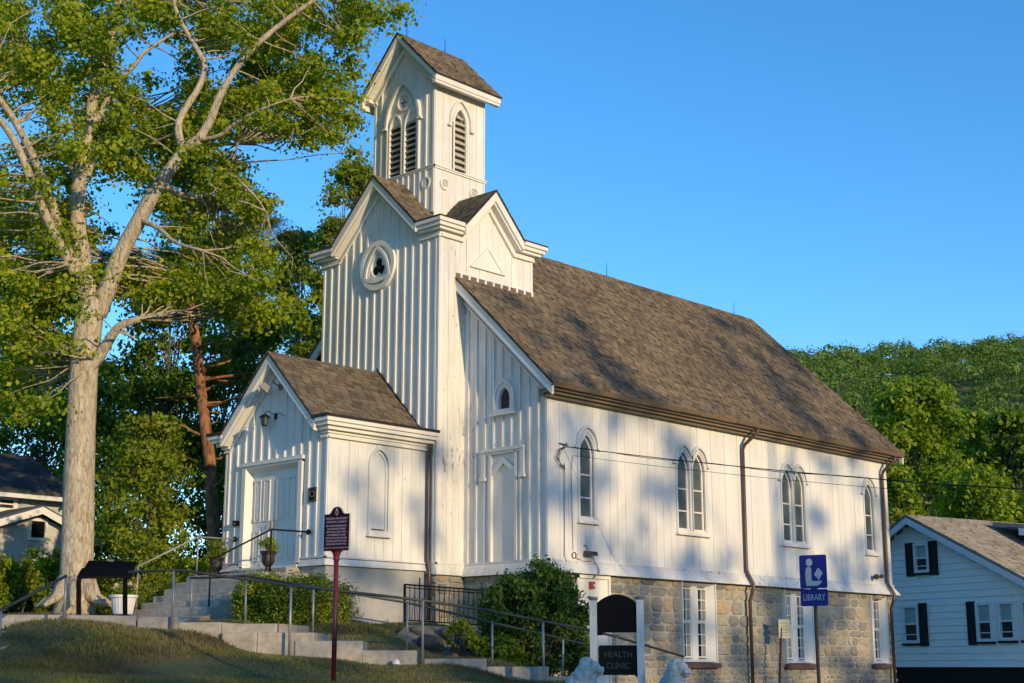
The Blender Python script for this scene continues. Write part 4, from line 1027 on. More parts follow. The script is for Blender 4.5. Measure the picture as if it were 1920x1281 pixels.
# (px start, px end, D start, D end, top y px, bottom y px)
KB = [(118, 252, 22.2, 22.4, 1161, 1178), (253, 331, 22.4, 22.4, 1162.5, 1180), (331, 412, 22.4, 22.15, 1172, 1190), (411, 516, 22.15, 21.85, 1174, 1191),
      (413, 480, 22.05, 21.85, 1189, 1206), (480, 588, 21.85, 21.7, 1189.5, 1209), (551, 680, 21.72, 21.65, 1204, 1226), (679, 786, 21.65, 21.85, 1221, 1240), (796, 914, 21.9, 22.4, 1236, 1256), (914, 1031, 22.4, 23.1, 1250, 1272), (1030, 1090, 23.1, 23.5, 1268, 1290)]
for (pa, pb, Da, Db, ty, by) in KB:
    A, B = at(pa, Da), at(pb - 1, Db); D = (Da + Db) / 2; zt = CAM.z + (1248.9 - ty) / FPX * D; zb = CAM.z + (1248.9 - by) / FPX * D - .25
    back = Vector((-(B - A).y, (B - A).x, 0)).normalized()
    if back.dot(A - CAM) < 0: back = -back
    A.z = B.z = zt
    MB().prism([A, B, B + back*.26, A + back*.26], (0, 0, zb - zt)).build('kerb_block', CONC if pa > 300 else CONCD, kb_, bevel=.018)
    # path behind each block
    MB().prism([A + back*.262, B + back*.262, B + back*1.5, A + back*1.5], (0, 0, -.2)).build('path_slab', CONC, kb_)
stray = root('stray_stone', at(743, 21.7, 1243), 'small white stone lying in the gap under the kerb', 'stone')
MB().lathe([(.001, -.03), (.06, -.02), (.05, .03), (.015, .055), (.001, .056)], at(743, 21.6, 1243), 7).build('stone_body', TRIM, stray)
# street steps at the far left
ss = root('street_steps', at(60, 22), 'low concrete steps leading down to the street at the left edge', 'steps')
for i, (ty) in enumerate((1160.5, 1171, 1189)):
    D = 22.6 - .75*i; A, B = at(-60, D + .5, ty + 2), at(128 - i*14, D, ty); A.z = B.z = CAM.z + (1248.9 - ty) / FPX * D
    bk = (B - CAM); bk.z = 0; bk = bk.normalized()
    MB().prism([A, B, B + bk*.9, A + bk*.9], (0, 0, -.3)).build('step', CONC, ss, bevel=.015)
A, B = at(132, 22.2, 1167), at(-30, 19.5, 1218)
MB().prism([A, B, B + Vector((.10, .14, 0)), A + Vector((.10, .14, 0))], (0, 0, -.35)).build('sloped_curb', CONC, ss, bevel=.01)

# ------------------------------------------------------------------ hand rails
def rail_run(name, pts, label, posts, mat=STEEL, r=.021, cat='handrail', pmat=None, group=None, flange=None):
    t = root(name, pts[0], label, cat, group)
    MB().tube(pts, r, 8).build('rail', mat, t, smooth=True)
    for p, q in posts: MB().tube([p, q], r * .95, 8).build('post', pmat or mat, t, smooth=True)
    if flange:
        for c, d in flange: MB().tube([c, Vector(c) + Vector(d) * .025], .06, 12).build('wall_flange', IRON, t)
    return t
def pz(px, py, D): return at(px, D, py)
DK = lambda px: float(np.interp(px, [118, 325, 545, 792, 1018, 1156, 1282], [22, 22.3, 21.6, 21.75, 23.1, 24.6, 27]))
near_pts = [pz(x, y, DK(x)) for x, y in ((240, 1073), (325, 1069), (352, 1071), (545, 1098), (690, 1114), (792, 1126), (905, 1143), (1018, 1165), (1110, 1183), (1156, 1194), (1282, 1231))]
rail_run('path_handrail', near_pts, 'long pipe handrail on the lawn side of the kerb, sloping right', [(pz(x, yb, DK(x)), pz(x2, yt_, DK(x))) for x, yb, x2, yt_ in ((323, 1183, 326, 1070), (542, 1236, 546, 1099), (792, 1252, 793, 1127), (1020, 1284, 1018, 1166), (1156, 1300, 1156, 1195), (1281, 1240, 1281, 1232))], DPIPE, .021, pmat=STEEL)
DF = lambda px: DK(px) + 2.2
far_pts = [pz(x, y, DF(x)) for x, y in ((357, 1084), (400, 1083), (461, 1080), (588, 1100), (700, 1120), (762, 1130), (850, 1150), (923, 1168), (1018, 1189), (1108, 1211))]
rail_run('path_handrail', far_pts, 'pipe handrail on the church side of the path, ending at the green bush', [(pz(x, yb, DF(x)), pz(x2, yt_, DF(x))) for x, yb, x2, yt_ in ((358, 1160, 360, 1084), (459, 1178, 462, 1081), (586, 1200, 588, 1101), (763, 1222, 764, 1131), (923, 1262, 923, 1169), (1055, 1290, 1056, 1198))], DPIPE, .019, pmat=STEEL)
for s, lab in ((-1, 'thin rail up the left side of the entrance steps, fixed to the wall'), (1, 'thin rail up the right side of the entrance steps, fixed to the wall')):
    x = 1.296 * s; P = [(x, -PY, 2.93), (x, -3.95, 2.92), (x, -5.42, 2.21)]
    rail_run('step_handrail', P, lab, [((x, -3.95, 2.05), (x, -3.95, 2.92)), ((x, -5.41, 1.3), (x, -5.41, 2.21))], IRON if s > 0 else STEEL, .019, pmat=STEEL if s < 0 else IRON, flange=[((x, -PY - .05, 2.93), (0, -1, 0))])
rail_run('street_handrail', [pz(124, 1080, 22), pz(0, 1145, 20.5), pz(-60, 1178, 19.8)], 'grey pipe handrail sloping down beside the street steps at left', [(pz(120, 1162, 22), pz(124, 1080, 22)), (pz(-2, 1215, 20.5), pz(1, 1145, 20.5))], DPIPE, .022, pmat=STEEL)
# black iron fence above the boulder wall
fc = root('iron_fence', pz(760, 1168, 29), 'black iron fence with crossed bars standing on the boulder wall', 'fence')
fa0, fa1 = pz(759, 1096, 28.8), pz(905, 1107, 29.6); fb0, fb1 = pz(759, 1163, 28.8), pz(905, 1172, 29.6)
MB().tube([fa0, fa1], .018, 6).build('top_rail', IRON, fc); MB().tube([fa0 + Vector((0,0,-.06)), fa1 + Vector((0,0,-.06))], .012, 6).build('top_rail', IRON, fc); MB().tube([fb0, fb1], .014, 6).build('bottom_rail', IRON, fc)
MB().tube([fb0 + Vector((0,0,-.2)), fa0], .028, 6).build('fence_post', IRON, fc); MB().tube([fb1 + Vector((0,0,-.2)), fa1], .028, 6).build('fence_post', IRON, fc)
MB().tube([pz(787, 1165, 28.9), pz(787, 1083, 28.9)], .014, 6).build('fence_post', IRON, fc)
for i in range(1, 16):
    t = i / 16; MB().tube([fb0.lerp(fb1, t), fa0.lerp(fa1, t)], .009, 5).build('bar', IRON, fc)
    if i % 3 == 2:
        MB().tube([fb0.lerp(fb1, t - .045), fa0.lerp(fa1, t) - Vector((0,0,.15)), fb0.lerp(fb1, t + .045)], .007, 4).build('diagonal_bar', IRON, fc)

# ------------------------------------------------------------------ boulder retaining wall
BOULD = bpy.data.materials['field_stone']
bwall = root('boulder_wall', at(800, 26.3, 1235), 'rough boulder retaining wall with pale mortar below the iron fence', 'wall')
def blob(c, r, seed, squash=(1, 1, 1), n=2):
    import bmesh
    bm = bmesh.new(); bmesh.ops.create_icosphere(bm, subdivisions=n, radius=1.0); rr = random.Random(seed); o = Vector((rr.uniform(0, 50), rr.uniform(0, 50), 0))
    for v in bm.verts:
        k = 1 + .35 * noise.noise(v.co * 1.1 + o) + .12 * noise.noise(v.co * 3 + o); v.co = Vector((v.co.x*squash[0]*r*k + c[0], v.co.y*squash[1]*r*k + c[1], v.co.z*squash[2]*r*k + c[2]))
    mb = MB(); mb.add([v.co for v in bm.verts], [[v.index for v in f.verts] for f in bm.faces]); bm.free(); return mb
DARKST = flat('dark_boulder', (.085, .075, .062), .9, 0, .35, 5, .8); BRST = flat('brown_boulder', (.15, .115, .085), .9, 0, .35, 6, .8); PALEM = flat('pale_old_mortar', (.17, .15, .115), .95, 0, .35, 8, .8)
v0 = [at(x, D, y) for x, y, D in ((703, 1221, 26.2), (745, 1189, 26.8), (763, 1172, 27.2), (868, 1176, 27.6), (890, 1196, 27.2), (886, 1246, 26.6), (720, 1246, 26.2))]
MB().prism(v0, (-.5, .5, 0)).build('mortar_core', PALEM, bwall)
for k, (x, y, D, r, sq, m_) in enumerate(((805, 1207, 26.4, .27, (1.3, .5, .62), DARKST), (742, 1205, 26.4, .25, (1.2, .6, .5), CONCD), (855, 1196, 26.9, .15, (1, .6, .8), BRST), (836, 1185, 27, .14, (1.2, .6, .7), BRST), (780, 1183, 27, .16, (1.2, .6, .6), BRST), (858, 1218, 26.6, .16, (1, .6, .8), BRST), (845, 1232, 26.4, .14, (1.2, .6, .6), BRST), (768, 1215, 26.3, .13, (1.1, .6, .6), BRST), (812, 1230, 26.3, .15, (1.2, .6, .5), DARKST), (785, 1230, 26.2, .12, (1, .6, .6), CONCD), (874, 1236, 26.5, .13, (1, .6, .7), DARKST), (725, 1216, 26.2, .12, (1.5, .6, .5), CONCD), (882, 1212, 26.8, .12, (1, .6, .8), DARKST))):
    blob(at(x, D, y), r, k, sq).build('boulder', m_, bwall, smooth=False)

# ------------------------------------------------------------------ foliage tools
def leaf_quads(C, size, up=.5, fold=.25, rs=None, aspect=.62, out=None):
    """one folded rhombic leaf per centre in C (N,3)"""
    rs = rs or NR; N = len(C)
    nrm = rs.normal(size=(N, 3)); nrm /= np.linalg.norm(nrm, axis=1, keepdims=True); nrm[:, 2] += up
    if out is not None: nrm += out * 1.1
    nrm /= np.linalg.norm(nrm, axis=1, keepdims=True)
    t = rs.normal(size=(N, 3)); t -= nrm * (t * nrm).sum(1, keepdims=True); t /= np.linalg.norm(t, axis=1, keepdims=True)
    b = np.cross(nrm, t); s = (size * rs.uniform(.6, 1.3, N))[:, None]
    p0 = C - t * s * .5; p2 = C + t * s * .5 - nrm * s * .10
    p1 = C + b * s * .5 * aspect + nrm * s * fold * .4; p3 = C - b * s * .5 * aspect + nrm * s * fold * .4
    return np.stack([p0, p1, p2, p3], 1).reshape(-1, 3)
def spray_points(cl, n, rs, shell=.55):
    """cl: list of (x,y,z,r,flat); returns n points spread over the clumps"""
    A = np.array([(c[0], c[1], c[2], c[3], c[4]) for c in cl]); wgt = A[:, 3] ** 2; wgt /= wgt.sum()
    idx = rs.choice(len(A), n, p=wgt); d = rs.normal(size=(n, 3)); d /= np.linalg.norm(d, axis=1, keepdims=True)
    rad = np.clip(np.abs(rs.normal(.55, .34, n)), .05, 1.5)[:, None]
    P = d * rad * A[idx, 3:4]; P[:, 2] *= A[idx, 4]
    P[:, 2] -= .10 * (np.hypot(P[:, 0], P[:, 1]) ** 2) / A[idx, 3]
    o = P / (np.linalg.norm(P, axis=1, keepdims=True) + 1e-6)
    return A[idx, :3] + P, o
def crown(name, cl, n, size, mat, parent, rs=None, up=.6, shell=.5, aspect=.62, kind=None, label=None, sub=None):
    rs = rs or NR; C, O = spray_points(cl, n, rs, shell)
    V = leaf_quads(C, size, up * .45, rs=rs, aspect=aspect, out=O)
    return quads_mesh(name, V, np.arange(len(V)).reshape(-1, 4), mat, parent, kind, label=label)
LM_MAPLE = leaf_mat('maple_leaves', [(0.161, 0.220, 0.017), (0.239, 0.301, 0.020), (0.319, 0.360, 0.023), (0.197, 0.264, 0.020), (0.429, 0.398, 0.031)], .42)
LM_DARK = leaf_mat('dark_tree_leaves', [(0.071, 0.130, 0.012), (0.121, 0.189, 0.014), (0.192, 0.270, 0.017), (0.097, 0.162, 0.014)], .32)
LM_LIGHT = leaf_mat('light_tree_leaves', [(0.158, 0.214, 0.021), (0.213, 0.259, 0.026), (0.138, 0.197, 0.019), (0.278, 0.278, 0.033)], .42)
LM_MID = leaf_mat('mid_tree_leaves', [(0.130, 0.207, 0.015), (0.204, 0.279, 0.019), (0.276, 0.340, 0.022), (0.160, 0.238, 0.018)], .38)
LM_PINE = leaf_mat('pine_needles', [(0.037, 0.064, 0.016), (0.058, 0.088, 0.019), (0.085, 0.104, 0.023)], .15)
LM_YEW = leaf_mat('yew_sprigs', [(0.100, 0.153, 0.015), (0.184, 0.244, 0.022), (0.284, 0.327, 0.028), (0.063, 0.098, 0.012)], .25)
LM_HILL = leaf_mat('hill_forest_leaves', [(0.087, 0.155, 0.030), (0.118, 0.195, 0.036), (0.154, 0.231, 0.040), (0.102, 0.178, 0.043)], .25, big_s=.11)
BARK = bark_mat('maple_bark', (.22, .175, .12), (.43, .365, .27), (.58, .50, .39), 13, .30, .05)
BARKD = bark_mat('dark_bark', (.05, .04, .03), (.12, .10, .075), (.20, .17, .13), 6, .3, .04)
BARKP = bark_mat('pine_bark', (.09, .05, .03), (.25, .12, .06), (.38, .19, .10), 5, .5, .05)

def wander(a, b, n, amp, rr):
    a, b = Vector(a), Vector(b); L_ = (b - a).length; P = []
    for i in range(n + 1):
        t = i / n; j = math.sin(math.pi * t) * amp * L_
        P.append(a.lerp(b, t) + Vector((rr.uniform(-1, 1), rr.uniform(-1, 1), rr.uniform(-.6, .6))) * j)
    return P
def taper(r0, r1, n): return [r0 + (r1 - r0) * (i / n) ** .8 for i in range(n + 1)]

# ---- the big maple at the left
MD = 32.6
mroot = at(145, MD, 1146)
maple = root('maple_tree', mroot, 'tall old maple with pale furrowed bark standing left of the church', 'tree')
rr = random.Random(21)
mb = MB()
def mp(px, py, dD=0): return at(px, MD + dD, py)
def limb(pts, r0, r1, n=10, wob=.05):
    P = [mp(*p) if not isinstance(p, Vector) else p for p in pts]
    # resample softly
    Q = []
    for i in range(len(P) - 1):
        k = 4
        for j in range(k):
            t = j / k; p_1 = P[max(i-1, 0)]; p0, p1, p2 = P[i], P[i+1], P[min(i+2, len(P)-1)]
            Q.append(.5 * ((2*p0) + (p1 - p_1)*t + (2*p_1 - 5*p0 + 4*p1 - p2)*t*t + (-p_1 + 3*p0 - 3*p1 + p2)*t**3))
    Q.append(P[-1]); mb.tube(Q, taper(r0, r1, len(Q) - 1), n, wob=wob, rng=rr); return Q
# trunk with flared foot
trk = [mp(138, 1160), mp(141, 1128), mp(143, 1085), mp(146, 1000), mp(148, 900), mp(152, 800), mp(157, 700), mp(162, 640), mp(168, 590), mp(174, 560)]
mb.tube(trk, [.50, .385, .345, .335, .32, .31, .305, .31, .30, .25], 24, wob=.045, rng=rr)
for a_ in range(7):
    th = a_ * .9 + .3; d = Vector((math.cos(th), math.sin(th), 0)); b0 = mp(141, 1120)
    mb.tube([b0 + d*.22 + Vector((0,0,.35)), b0 + d*.44 + Vector((0,0,.0)), b0 + d*(.70 + .2*rr.random()) + Vector((0,0,-.2))], [.20, .12, .04], 8, wob=.08, rng=rr)
limbs = []
limbs.append(limb([(180, 590), (200, 545, -.1), (225, 480, -.3), (262, 410, -.6), (300, 345, -.8), (345, 285, -1), (372, 262, -1.1)], .235, .12))
limbs.append(limb([(372, 262, -1.1), (395, 225, -1.2), (420, 165, -1.4), (470, 95, -1.6), (560, 20, -1.8), (660, -40, -2.2)], .12, .04, 8))
limbs.append(limb([(372, 262, -1.1), (410, 255, -1.4), (440, 232, -1.6), (490, 205, -1.8), (545, 185, -2.0)], .06, .015, 8))
limbs.append(limb([(345, 285, -1), (335, 230, -.8), (375, 160, -.7), (383, 120, -.6), (362, 80, -.5), (330, 20, -.4), (320, -60, 0)], .10, .04, 8))
limbs.append(limb([(172, 575), (160, 520, .2), (150, 460, .4), (146, 400, .5), (150, 330, .6), (165, 250, .7), (178, 170, .6), (205, 90, .5), (222, 0, .4), (235, -90, .3)], .24, .08))
limbs.append(limb([(152, 350, .5), (130, 300, .9), (105, 250, 1.2), (80, 190, 1.4), (72, 160, 1.5), (82, 130, 1.6), (60, 95, 1.7)], .11, .04, 8))
limbs.append(limb([(160, 530, .2), (112, 440, .1), (95, 370, 0), (60, 290, -.2), (20, 215, -.4), (-30, 150, -.6)], .14, .06, 8))
limbs.append(limb([(165, 560, .1), (118, 470, -.4), (75, 380, -.7), (35, 280, -1), (0, 225, -1.2), (-60, 160, -1.4)], .13, .06, 8))
limbs.append(limb([(175, 240, .7), (215, 165, .5), (250, 125, .2), (275, 95, 0), (330, 60, -.2)], .09, .03, 8))
limbs.append(limb([(156, 700, -.1), (186, 668, -.2), (203, 640, -.4), (225, 612, -.6), (262, 598, -.8)], .16, .075, 9))
limbs.append(limb([(225, 612, -.6), (240, 628, -.8), (252, 634, -.9)], .05, .02, 6))
limbs.append(limb([(145, 50, .5), (130, 10, .6), (118, -60, .8)], .07, .05, 8))
limbs.append(limb([(165, 330, .6), (185, 270, 1), (210, 235, 1.4), (260, 210, 2.0)], .07, .03, 7))
limbs.append(limb([(262, 410, -.6), (300, 430, -1.2), (330, 455, -1.8), (380, 470, -2.4)], .07, .03, 7))
limbs.append(limb([(440, 330, -1), (480, 370, -1.1), (500, 400, -1.2)], .03, .015, 6))
limbs.append(limb([(300, 345, -.8), (360, 370, -.2), (420, 345, .6), (445, 270, 1.0)], .08, .03, 7))
# crown clumps: (px, py, rx_px, ry_px, count)
zones = [(70, 60, 110, 90, 26), (200, 40, 90, 60, 18), (60, 160, 90, 70, 16), (180, 190, 90, 70, 20), (320, 35, 90, 50, 16), (450, 40, 110, 55, 24), (600, 40, 110, 50, 22), (700, 15, 60, 30, 7),
         (560, 120, 110, 50, 16), (640, 110, 70, 45, 9), (420, 130, 80, 60, 14), (300, 250, 110, 50, 26), (270, 300, 90, 40, 16), (450, 210, 110, 50, 26), (520, 190, 90, 50, 14),
         (620, 200, 90, 40, 14), (680, 240, 50, 50, 8), (590, 270, 60, 35, 7), (380, 320, 80, 40, 14), (430, 385, 80, 35, 14), (330, 400, 60, 40, 8), (60, 330, 90, 60, 12), (120, 420, 110, 50, 18),
         (40, 480, 90, 60, 18), (110, 545, 110, 45, 26), (30, 600, 80, 70, 22), (90, 650, 60, 40, 9), (300, 540, 110, 45, 22), (420, 500, 110, 55, 24), (480, 570, 90, 40, 14), (240, 520, 60, 40, 10), (20, 720, 70, 70, 14),
         (90, 270, 60, 40, 7), (240, 130, 50, 40, 5), (-80, 100, 120, 150, 20), (-80, 400, 110, 150, 22), (250, -80, 260, 70, 26), (540, -70, 200, 60, 16)]
tips = [p for L_ in limbs for p in L_[3:]]
clumps = []; rs = np.random.RandomState(5)
for (cx, cy, rx, ry, n) in zones:
    for k in range(int(n * 1.3)):
        a = rr.uniform(0, 6.283); q = math.sqrt(rr.random()); x, y = cx + rx*q*math.cos(a), cy + ry*q*math.sin(a)
        # openings where the photograph shows clear sky
        if x > 668 and y > 60: continue
        if any(((x - gx)/gr)**2 + ((y - gy)/gs)**2 < 1 for gx, gy, gr, gs in ((265, 105, 50, 48), (595, 88, 48, 20), (575, 330, 35, 60), (520, 310, 40, 34), (185, 355, 20, 30), (40, 250, 40, 22), (610, 330, 40, 50))): continue
        dD = rr.uniform(-2.2, 3.6) if rr.random() < .35 else rr.uniform(0, 3.6)
        p = mp(x, y, dD); r_ = rr.uniform(.34, .70)
        clumps.append((p.x, p.y, p.z, r_, rr.uniform(.5, .8)))
        # twig from the nearest limb point
        near = min(tips, key=lambda t: (t - p).length + .6 * max(0, t.z - p.z))
        if (near - p).length < 5: mb.tube(wander(near, p, 4, .07, rr), taper(.028, .007, 4), 4, cap=False)
        if rr.random() < .5:
            e = p + Vector((rr.uniform(-.7, .7), rr.uniform(-.7, .7), rr.uniform(-.3, .4))); mb.tube([p, e], [.009, .004], 3, cap=False)
mb.build('trunk', BARK, maple, smooth=True)
crown('crown', clumps, 132000, .112, LM_MAPLE, maple, rs, up=.9, shell=.35, aspect=.8)

# ---- generic background trees
def make_tree(name, label, D, px, base_py, top_py, half_px, mat, leaf, n, seed, nc=60, bark=BARKD, trunk_px=14, group=None, low=.15, flat=.6, cl_r=(.08, .17), lean=0, zbase=None, loc=None, up=.5, aspect=.62, cat='tree'):
    rr = random.Random(seed); rs = np.random.RandomState(seed)
    b = loc or at(px, D, base_py)
    if zbase is not None: b.z = zbase
    H = (CAM.z + (1248.9 - top_py) / FPX * D / math.cos(0)) - b.z if loc is None else top_py
    Rw = half_px / FPX * D if loc is None else half_px; tr = trunk_px / FPX * D / 2 if loc is None else trunk_px
    t = root(name, b, label, cat, group)
    m_ = MB(); top = b + Vector((lean, 0, H * .93)); P = wander(b - Vector((0, 0, .3)), top, 9, .015, rr)
    m_.tube(P, [tr * (1.25 if i == 0 else 1) * (1 - .88 * (i / 9) ** 1.1) for i in range(10)], 9, wob=.06, rng=rr)
    cl = []
    for k in range(nc):
        zf = rr.random() ** .85; z = low + (1 - low) * zf
        prof = math.sin(math.pi * min(1, .12 + .86 * zf)) ** .6
        a = rr.uniform(0, 6.283); q = Rw * prof * math.sqrt(rr.uniform(.12, 1)) * rr.uniform(.8, 1.12)
        c = Vector((b.x + lean*z + q*math.cos(a), b.y + q*math.sin(a), b.z + H*z - .04*H*(q/Rw)**2)); r_ = Rw * rr.uniform(*cl_r) * 2 + .12
        c.z = min(c.z, b.z + H - r_ * .5)
        cl.append((c.x, c.y, c.z, r_, flat * rr.uniform(.8, 1.25)))
        s_ = P[max(1, min(8, int(z * 9 - 1.5)))]
        m_.tube(wander(s_, c, 3, .08, rr), taper(tr * .28, tr * .06, 3), 4, cap=False)
    m_.build('trunk', bark, t, smooth=True)
    crown('crown', cl, n, leaf, mat, t, rs, up=up, aspect=aspect, shell=.45)
    return t
BG = 'trees growing behind and beside the church'
make_tree('broadleaf_tree', 'tall yellow-green tree rising just left of the bell tower', 46, 640, 1190, 285, 95, LM_LIGHT, .17, 16000, 31, nc=75, group=BG, low=.30, cl_r=(.10, .2))
make_tree('broadleaf_tree', 'loose light green tree between the pine and the tower', 50, 545, 1190, 430, 95, LM_LIGHT, .18, 12000, 32, nc=55, group=BG, low=.25)
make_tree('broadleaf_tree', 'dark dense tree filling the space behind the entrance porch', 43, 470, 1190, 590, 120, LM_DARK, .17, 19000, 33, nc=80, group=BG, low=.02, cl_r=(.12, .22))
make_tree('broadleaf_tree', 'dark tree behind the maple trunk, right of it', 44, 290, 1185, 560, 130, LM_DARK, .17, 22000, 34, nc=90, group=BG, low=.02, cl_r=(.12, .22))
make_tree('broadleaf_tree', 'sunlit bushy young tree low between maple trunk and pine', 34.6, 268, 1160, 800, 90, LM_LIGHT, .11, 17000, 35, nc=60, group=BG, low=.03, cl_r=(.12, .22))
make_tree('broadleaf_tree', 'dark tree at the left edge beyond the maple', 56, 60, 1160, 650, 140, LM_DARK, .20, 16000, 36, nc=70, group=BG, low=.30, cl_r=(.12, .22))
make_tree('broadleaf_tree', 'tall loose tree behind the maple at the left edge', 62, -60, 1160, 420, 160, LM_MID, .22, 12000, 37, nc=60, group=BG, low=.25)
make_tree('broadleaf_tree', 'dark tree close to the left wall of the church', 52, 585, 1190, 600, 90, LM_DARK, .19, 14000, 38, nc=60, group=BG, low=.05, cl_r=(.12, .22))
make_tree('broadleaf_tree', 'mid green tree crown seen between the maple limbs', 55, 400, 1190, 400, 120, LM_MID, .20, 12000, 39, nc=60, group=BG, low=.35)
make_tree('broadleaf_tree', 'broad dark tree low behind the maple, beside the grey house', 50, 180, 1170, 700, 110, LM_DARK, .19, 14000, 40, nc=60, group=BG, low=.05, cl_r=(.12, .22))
# pine with orange bark
PD = 40; pine = root('pine_tree', at(398, PD, 1185), 'pine with flaking orange bark between the maple and the porch', 'tree')
m_ = MB(); pts = [at(x, PD, y) for x, y in ((402, 1190), (400, 1000), (393, 860), (380, 760), (370, 660), (352, 540), (347, 470), (345, 410), (344, 360), (345, 320))]
m_.tube(pts, [.18, .17, .16, .15, .14, .12, .10, .08, .05, .03], 12, wob=.07, rng=rr); pc = []
for k in range(46):
    t = rr.uniform(.12, 1); i = min(8, int(t * 9)); s_ = pts[i].lerp(pts[i+1], t*9 - i); a = rr.uniform(0, 6.283); L_ = rr.uniform(.8, 3.0) * (1.1 - t*.5)
    e = s_ + Vector((math.cos(a)*L_, math.sin(a)*L_, rr.uniform(-.1, .7))); m_.tube(wander(s_, e, 4, .06, rr), taper(.05, .012, 4), 5, cap=False)
    if .4 < t < .8:
        for q in range(3): c = s_.lerp(e, rr.uniform(.6, 1.05)) + Vector((0, 0, .1)); pc.append((c.x, c.y, c.z, rr.uniform(.3, .6), .4))
for x, y in ((500, 420), (530, 445), (470, 400), (510, 470), (440, 470), (460, 440)):
    c = at(x, PD - 1, y); pc.append((c.x, c.y, c.z, .6, .35)); s_ = pts[6]; m_.tube(wander(s_, c, 4, .05, rr), taper(.06, .015, 4), 5, cap=False)
    c = at(x + 15, PD - 1.3, y - 6); pc.append((c.x, c.y, c.z, .5, .35))
m_.build('trunk', BARKP, pine, smooth=True); crown('crown', pc, 26000, .16, LM_PINE, pine, np.random.RandomState(77), up=1.2, aspect=.10, shell=.2)
# trees at the right, behind the pale house
GR = 'trees beyond the pale blue house'
make_tree('broadleaf_tree', 'big bright maple rising behind the church and the pale blue house', 66, 1745, 1260, 738, 130, LM_MID, .26, 26000, 51, nc=95, group=GR, low=.05, cl_r=(.09, .15), flat=.7)
make_tree('broadleaf_tree', 'dark tree at the right edge beyond the pale blue house', 72, 1930, 1260, 800, 80, LM_DARK, .26, 16000, 52, nc=60, group=GR, low=.05, cl_r=(.12, .2))
make_tree('broadleaf_tree', 'round green tree right of the big bright maple', 74, 1860, 1260, 800, 75, LM_MID, .26, 14000, 53, nc=55, group=GR, low=.08, cl_r=(.12, .2))
make_tree('broadleaf_tree', 'green tree showing low past the far corner of the church', 58, 1700, 1260, 890, 70, LM_MID, .22, 14000, 54, nc=50, group=GR, low=.02, cl_r=(.14, .22))
make_tree('broadleaf_tree', 'low dense tree over the roof of the pale blue house', 60, 1840, 1260, 900, 105, LM_MID, .22, 16000, 55, nc=60, group=GR, low=.02, cl_r=(.12, .2))
make_tree('broadleaf_tree', 'tree just outside the right edge beyond the house', 64, 2060, 1260, 800, 110, LM_MID, .25, 8000, 56, nc=50, group=GR, low=.05, cl_r=(.12, .2))

# ---- wooded hillside
def hillside():
    rs = np.random.RandomState(9); pos = []
    for D in np.arange(290, 740, 9.5):
        a0, a1 = YAW - math.atan((-560) / FPX * -1) , 0
        for px in np.arange(1180, 2250, 9.6 / D * FPX * .95):
            pp = px + rs.uniform(-.4, .4) * 8 / D * FPX; an = YAW - math.atan((pp - 960) / FPX / math.cos(PITCH)); DD = D + rs.uniform(-3, 3)
            x = CAM.x - math.sin(an) * DD; y = CAM.y + math.cos(an) * DD; pos.append((x, y))
    P = np.array(pos); Z = ground_np(P[:, 0], P[:, 1]) + hill_np(P[:, 0], P[:, 1])
    m = len(P); R0 = rs.uniform(3.6, 6.2, m); hh = rs.uniform(7, 14, m)
    Cs = []; Os = []
    n = 200
    for i in range(m):
        d = rs.normal(size=(n, 3)); d[:, 2] = np.abs(d[:, 2]) * 1.0 - .25; d /= np.linalg.norm(d, axis=1, keepdims=True)
        lob = 1 + .22 * np.sin(d[:, 0:1] * 5 + i) * np.cos(d[:, 1:2] * 4 + i * 2) + .14 * np.sin(d[:, 2:3] * 9 + i)
        Os.append(d.copy()); Cs.append(np.array([P[i, 0], P[i, 1], Z[i] + hh[i] - R0[i] * .8]) + d * R0[i] * lob * rs.uniform(.82, 1.03, (n, 1)) * np.array([1, 1, .95]))
    C = np.concatenate(Cs); V = leaf_quads(C, .95, .1, rs=rs, aspect=.85, out=np.concatenate(Os) * 2.2)
    o = quads_mesh('forest', V, np.arange(len(V)).reshape(-1, 4), LM_HILL, None, 'stuff'); tag(o, 'dense green woodland covering the far hillside', 'forest')
    return m
hillside()

# ---- shrubs
def shrub(name, label, c, rx, ry, h, mat, leaf, n, seed, up=.3, lumps=40, stems=True, aspect=.6, flatb=.8, group=None, boxy=1.0):
    rr = random.Random(seed); c = Vector(c); t = root(name, c, label, 'bush', group); cl = []; m_ = MB()
    for k in range(lumps):
        a = rr.uniform(0, 6.283); el = rr.uniform(-.1, 1); q = rr.uniform(.45, .95); ce = math.sqrt(max(0, 1 - max(0, el)**2)) ** boxy
        p = c + Vector((math.cos(a)*ce*rx*q, math.sin(a)*ce*ry*q, h*(.42 + .50*el*q))); r_ = min(rx, h) * rr.uniform(.16, .28)
        cl.append((p.x, p.y, max(p.z, c.z + .08), r_, flatb))
        if k % 2: cl.append((c.x + math.cos(a)*rx*.8, c.y + math.sin(a)*ry*.8, c.z + h*rr.uniform(.12, .4), r_, flatb))
        m_.tube([c + Vector((rr.uniform(-.15, .15), rr.uniform(-.15, .15), 0)), p], [.018, .006], 4, cap=False)
    m_.build('stem', BARKD, t); crown('foliage', cl, n, leaf, mat, t, np.random.RandomState(seed), up=up, aspect=aspect, shell=.6); return t
shrub('yew_bush', 'wide clipped dark yew bush in front of the porch, behind the handrail', (3.35, -5.0, .78), 1.42, .95, 1.22, LM_YEW, .075, 52000, 61, lumps=110, aspect=.35, up=.6, boxy=.5)
gb = at(1003, 27.3); shrub('leafy_bush', 'tall loose dark green bush hiding the corner of the church', (gb.x, gb.y, -.15), 1.15, 1.0, 2.45, leaf_mat('bush_leaves', [(.040, .090, .016), (.060, .125, .020), (.090, .16, .025), (.050, .11, .02)], .3), .095, 40000, 62, lumps=130, aspect=.45, up=.6)
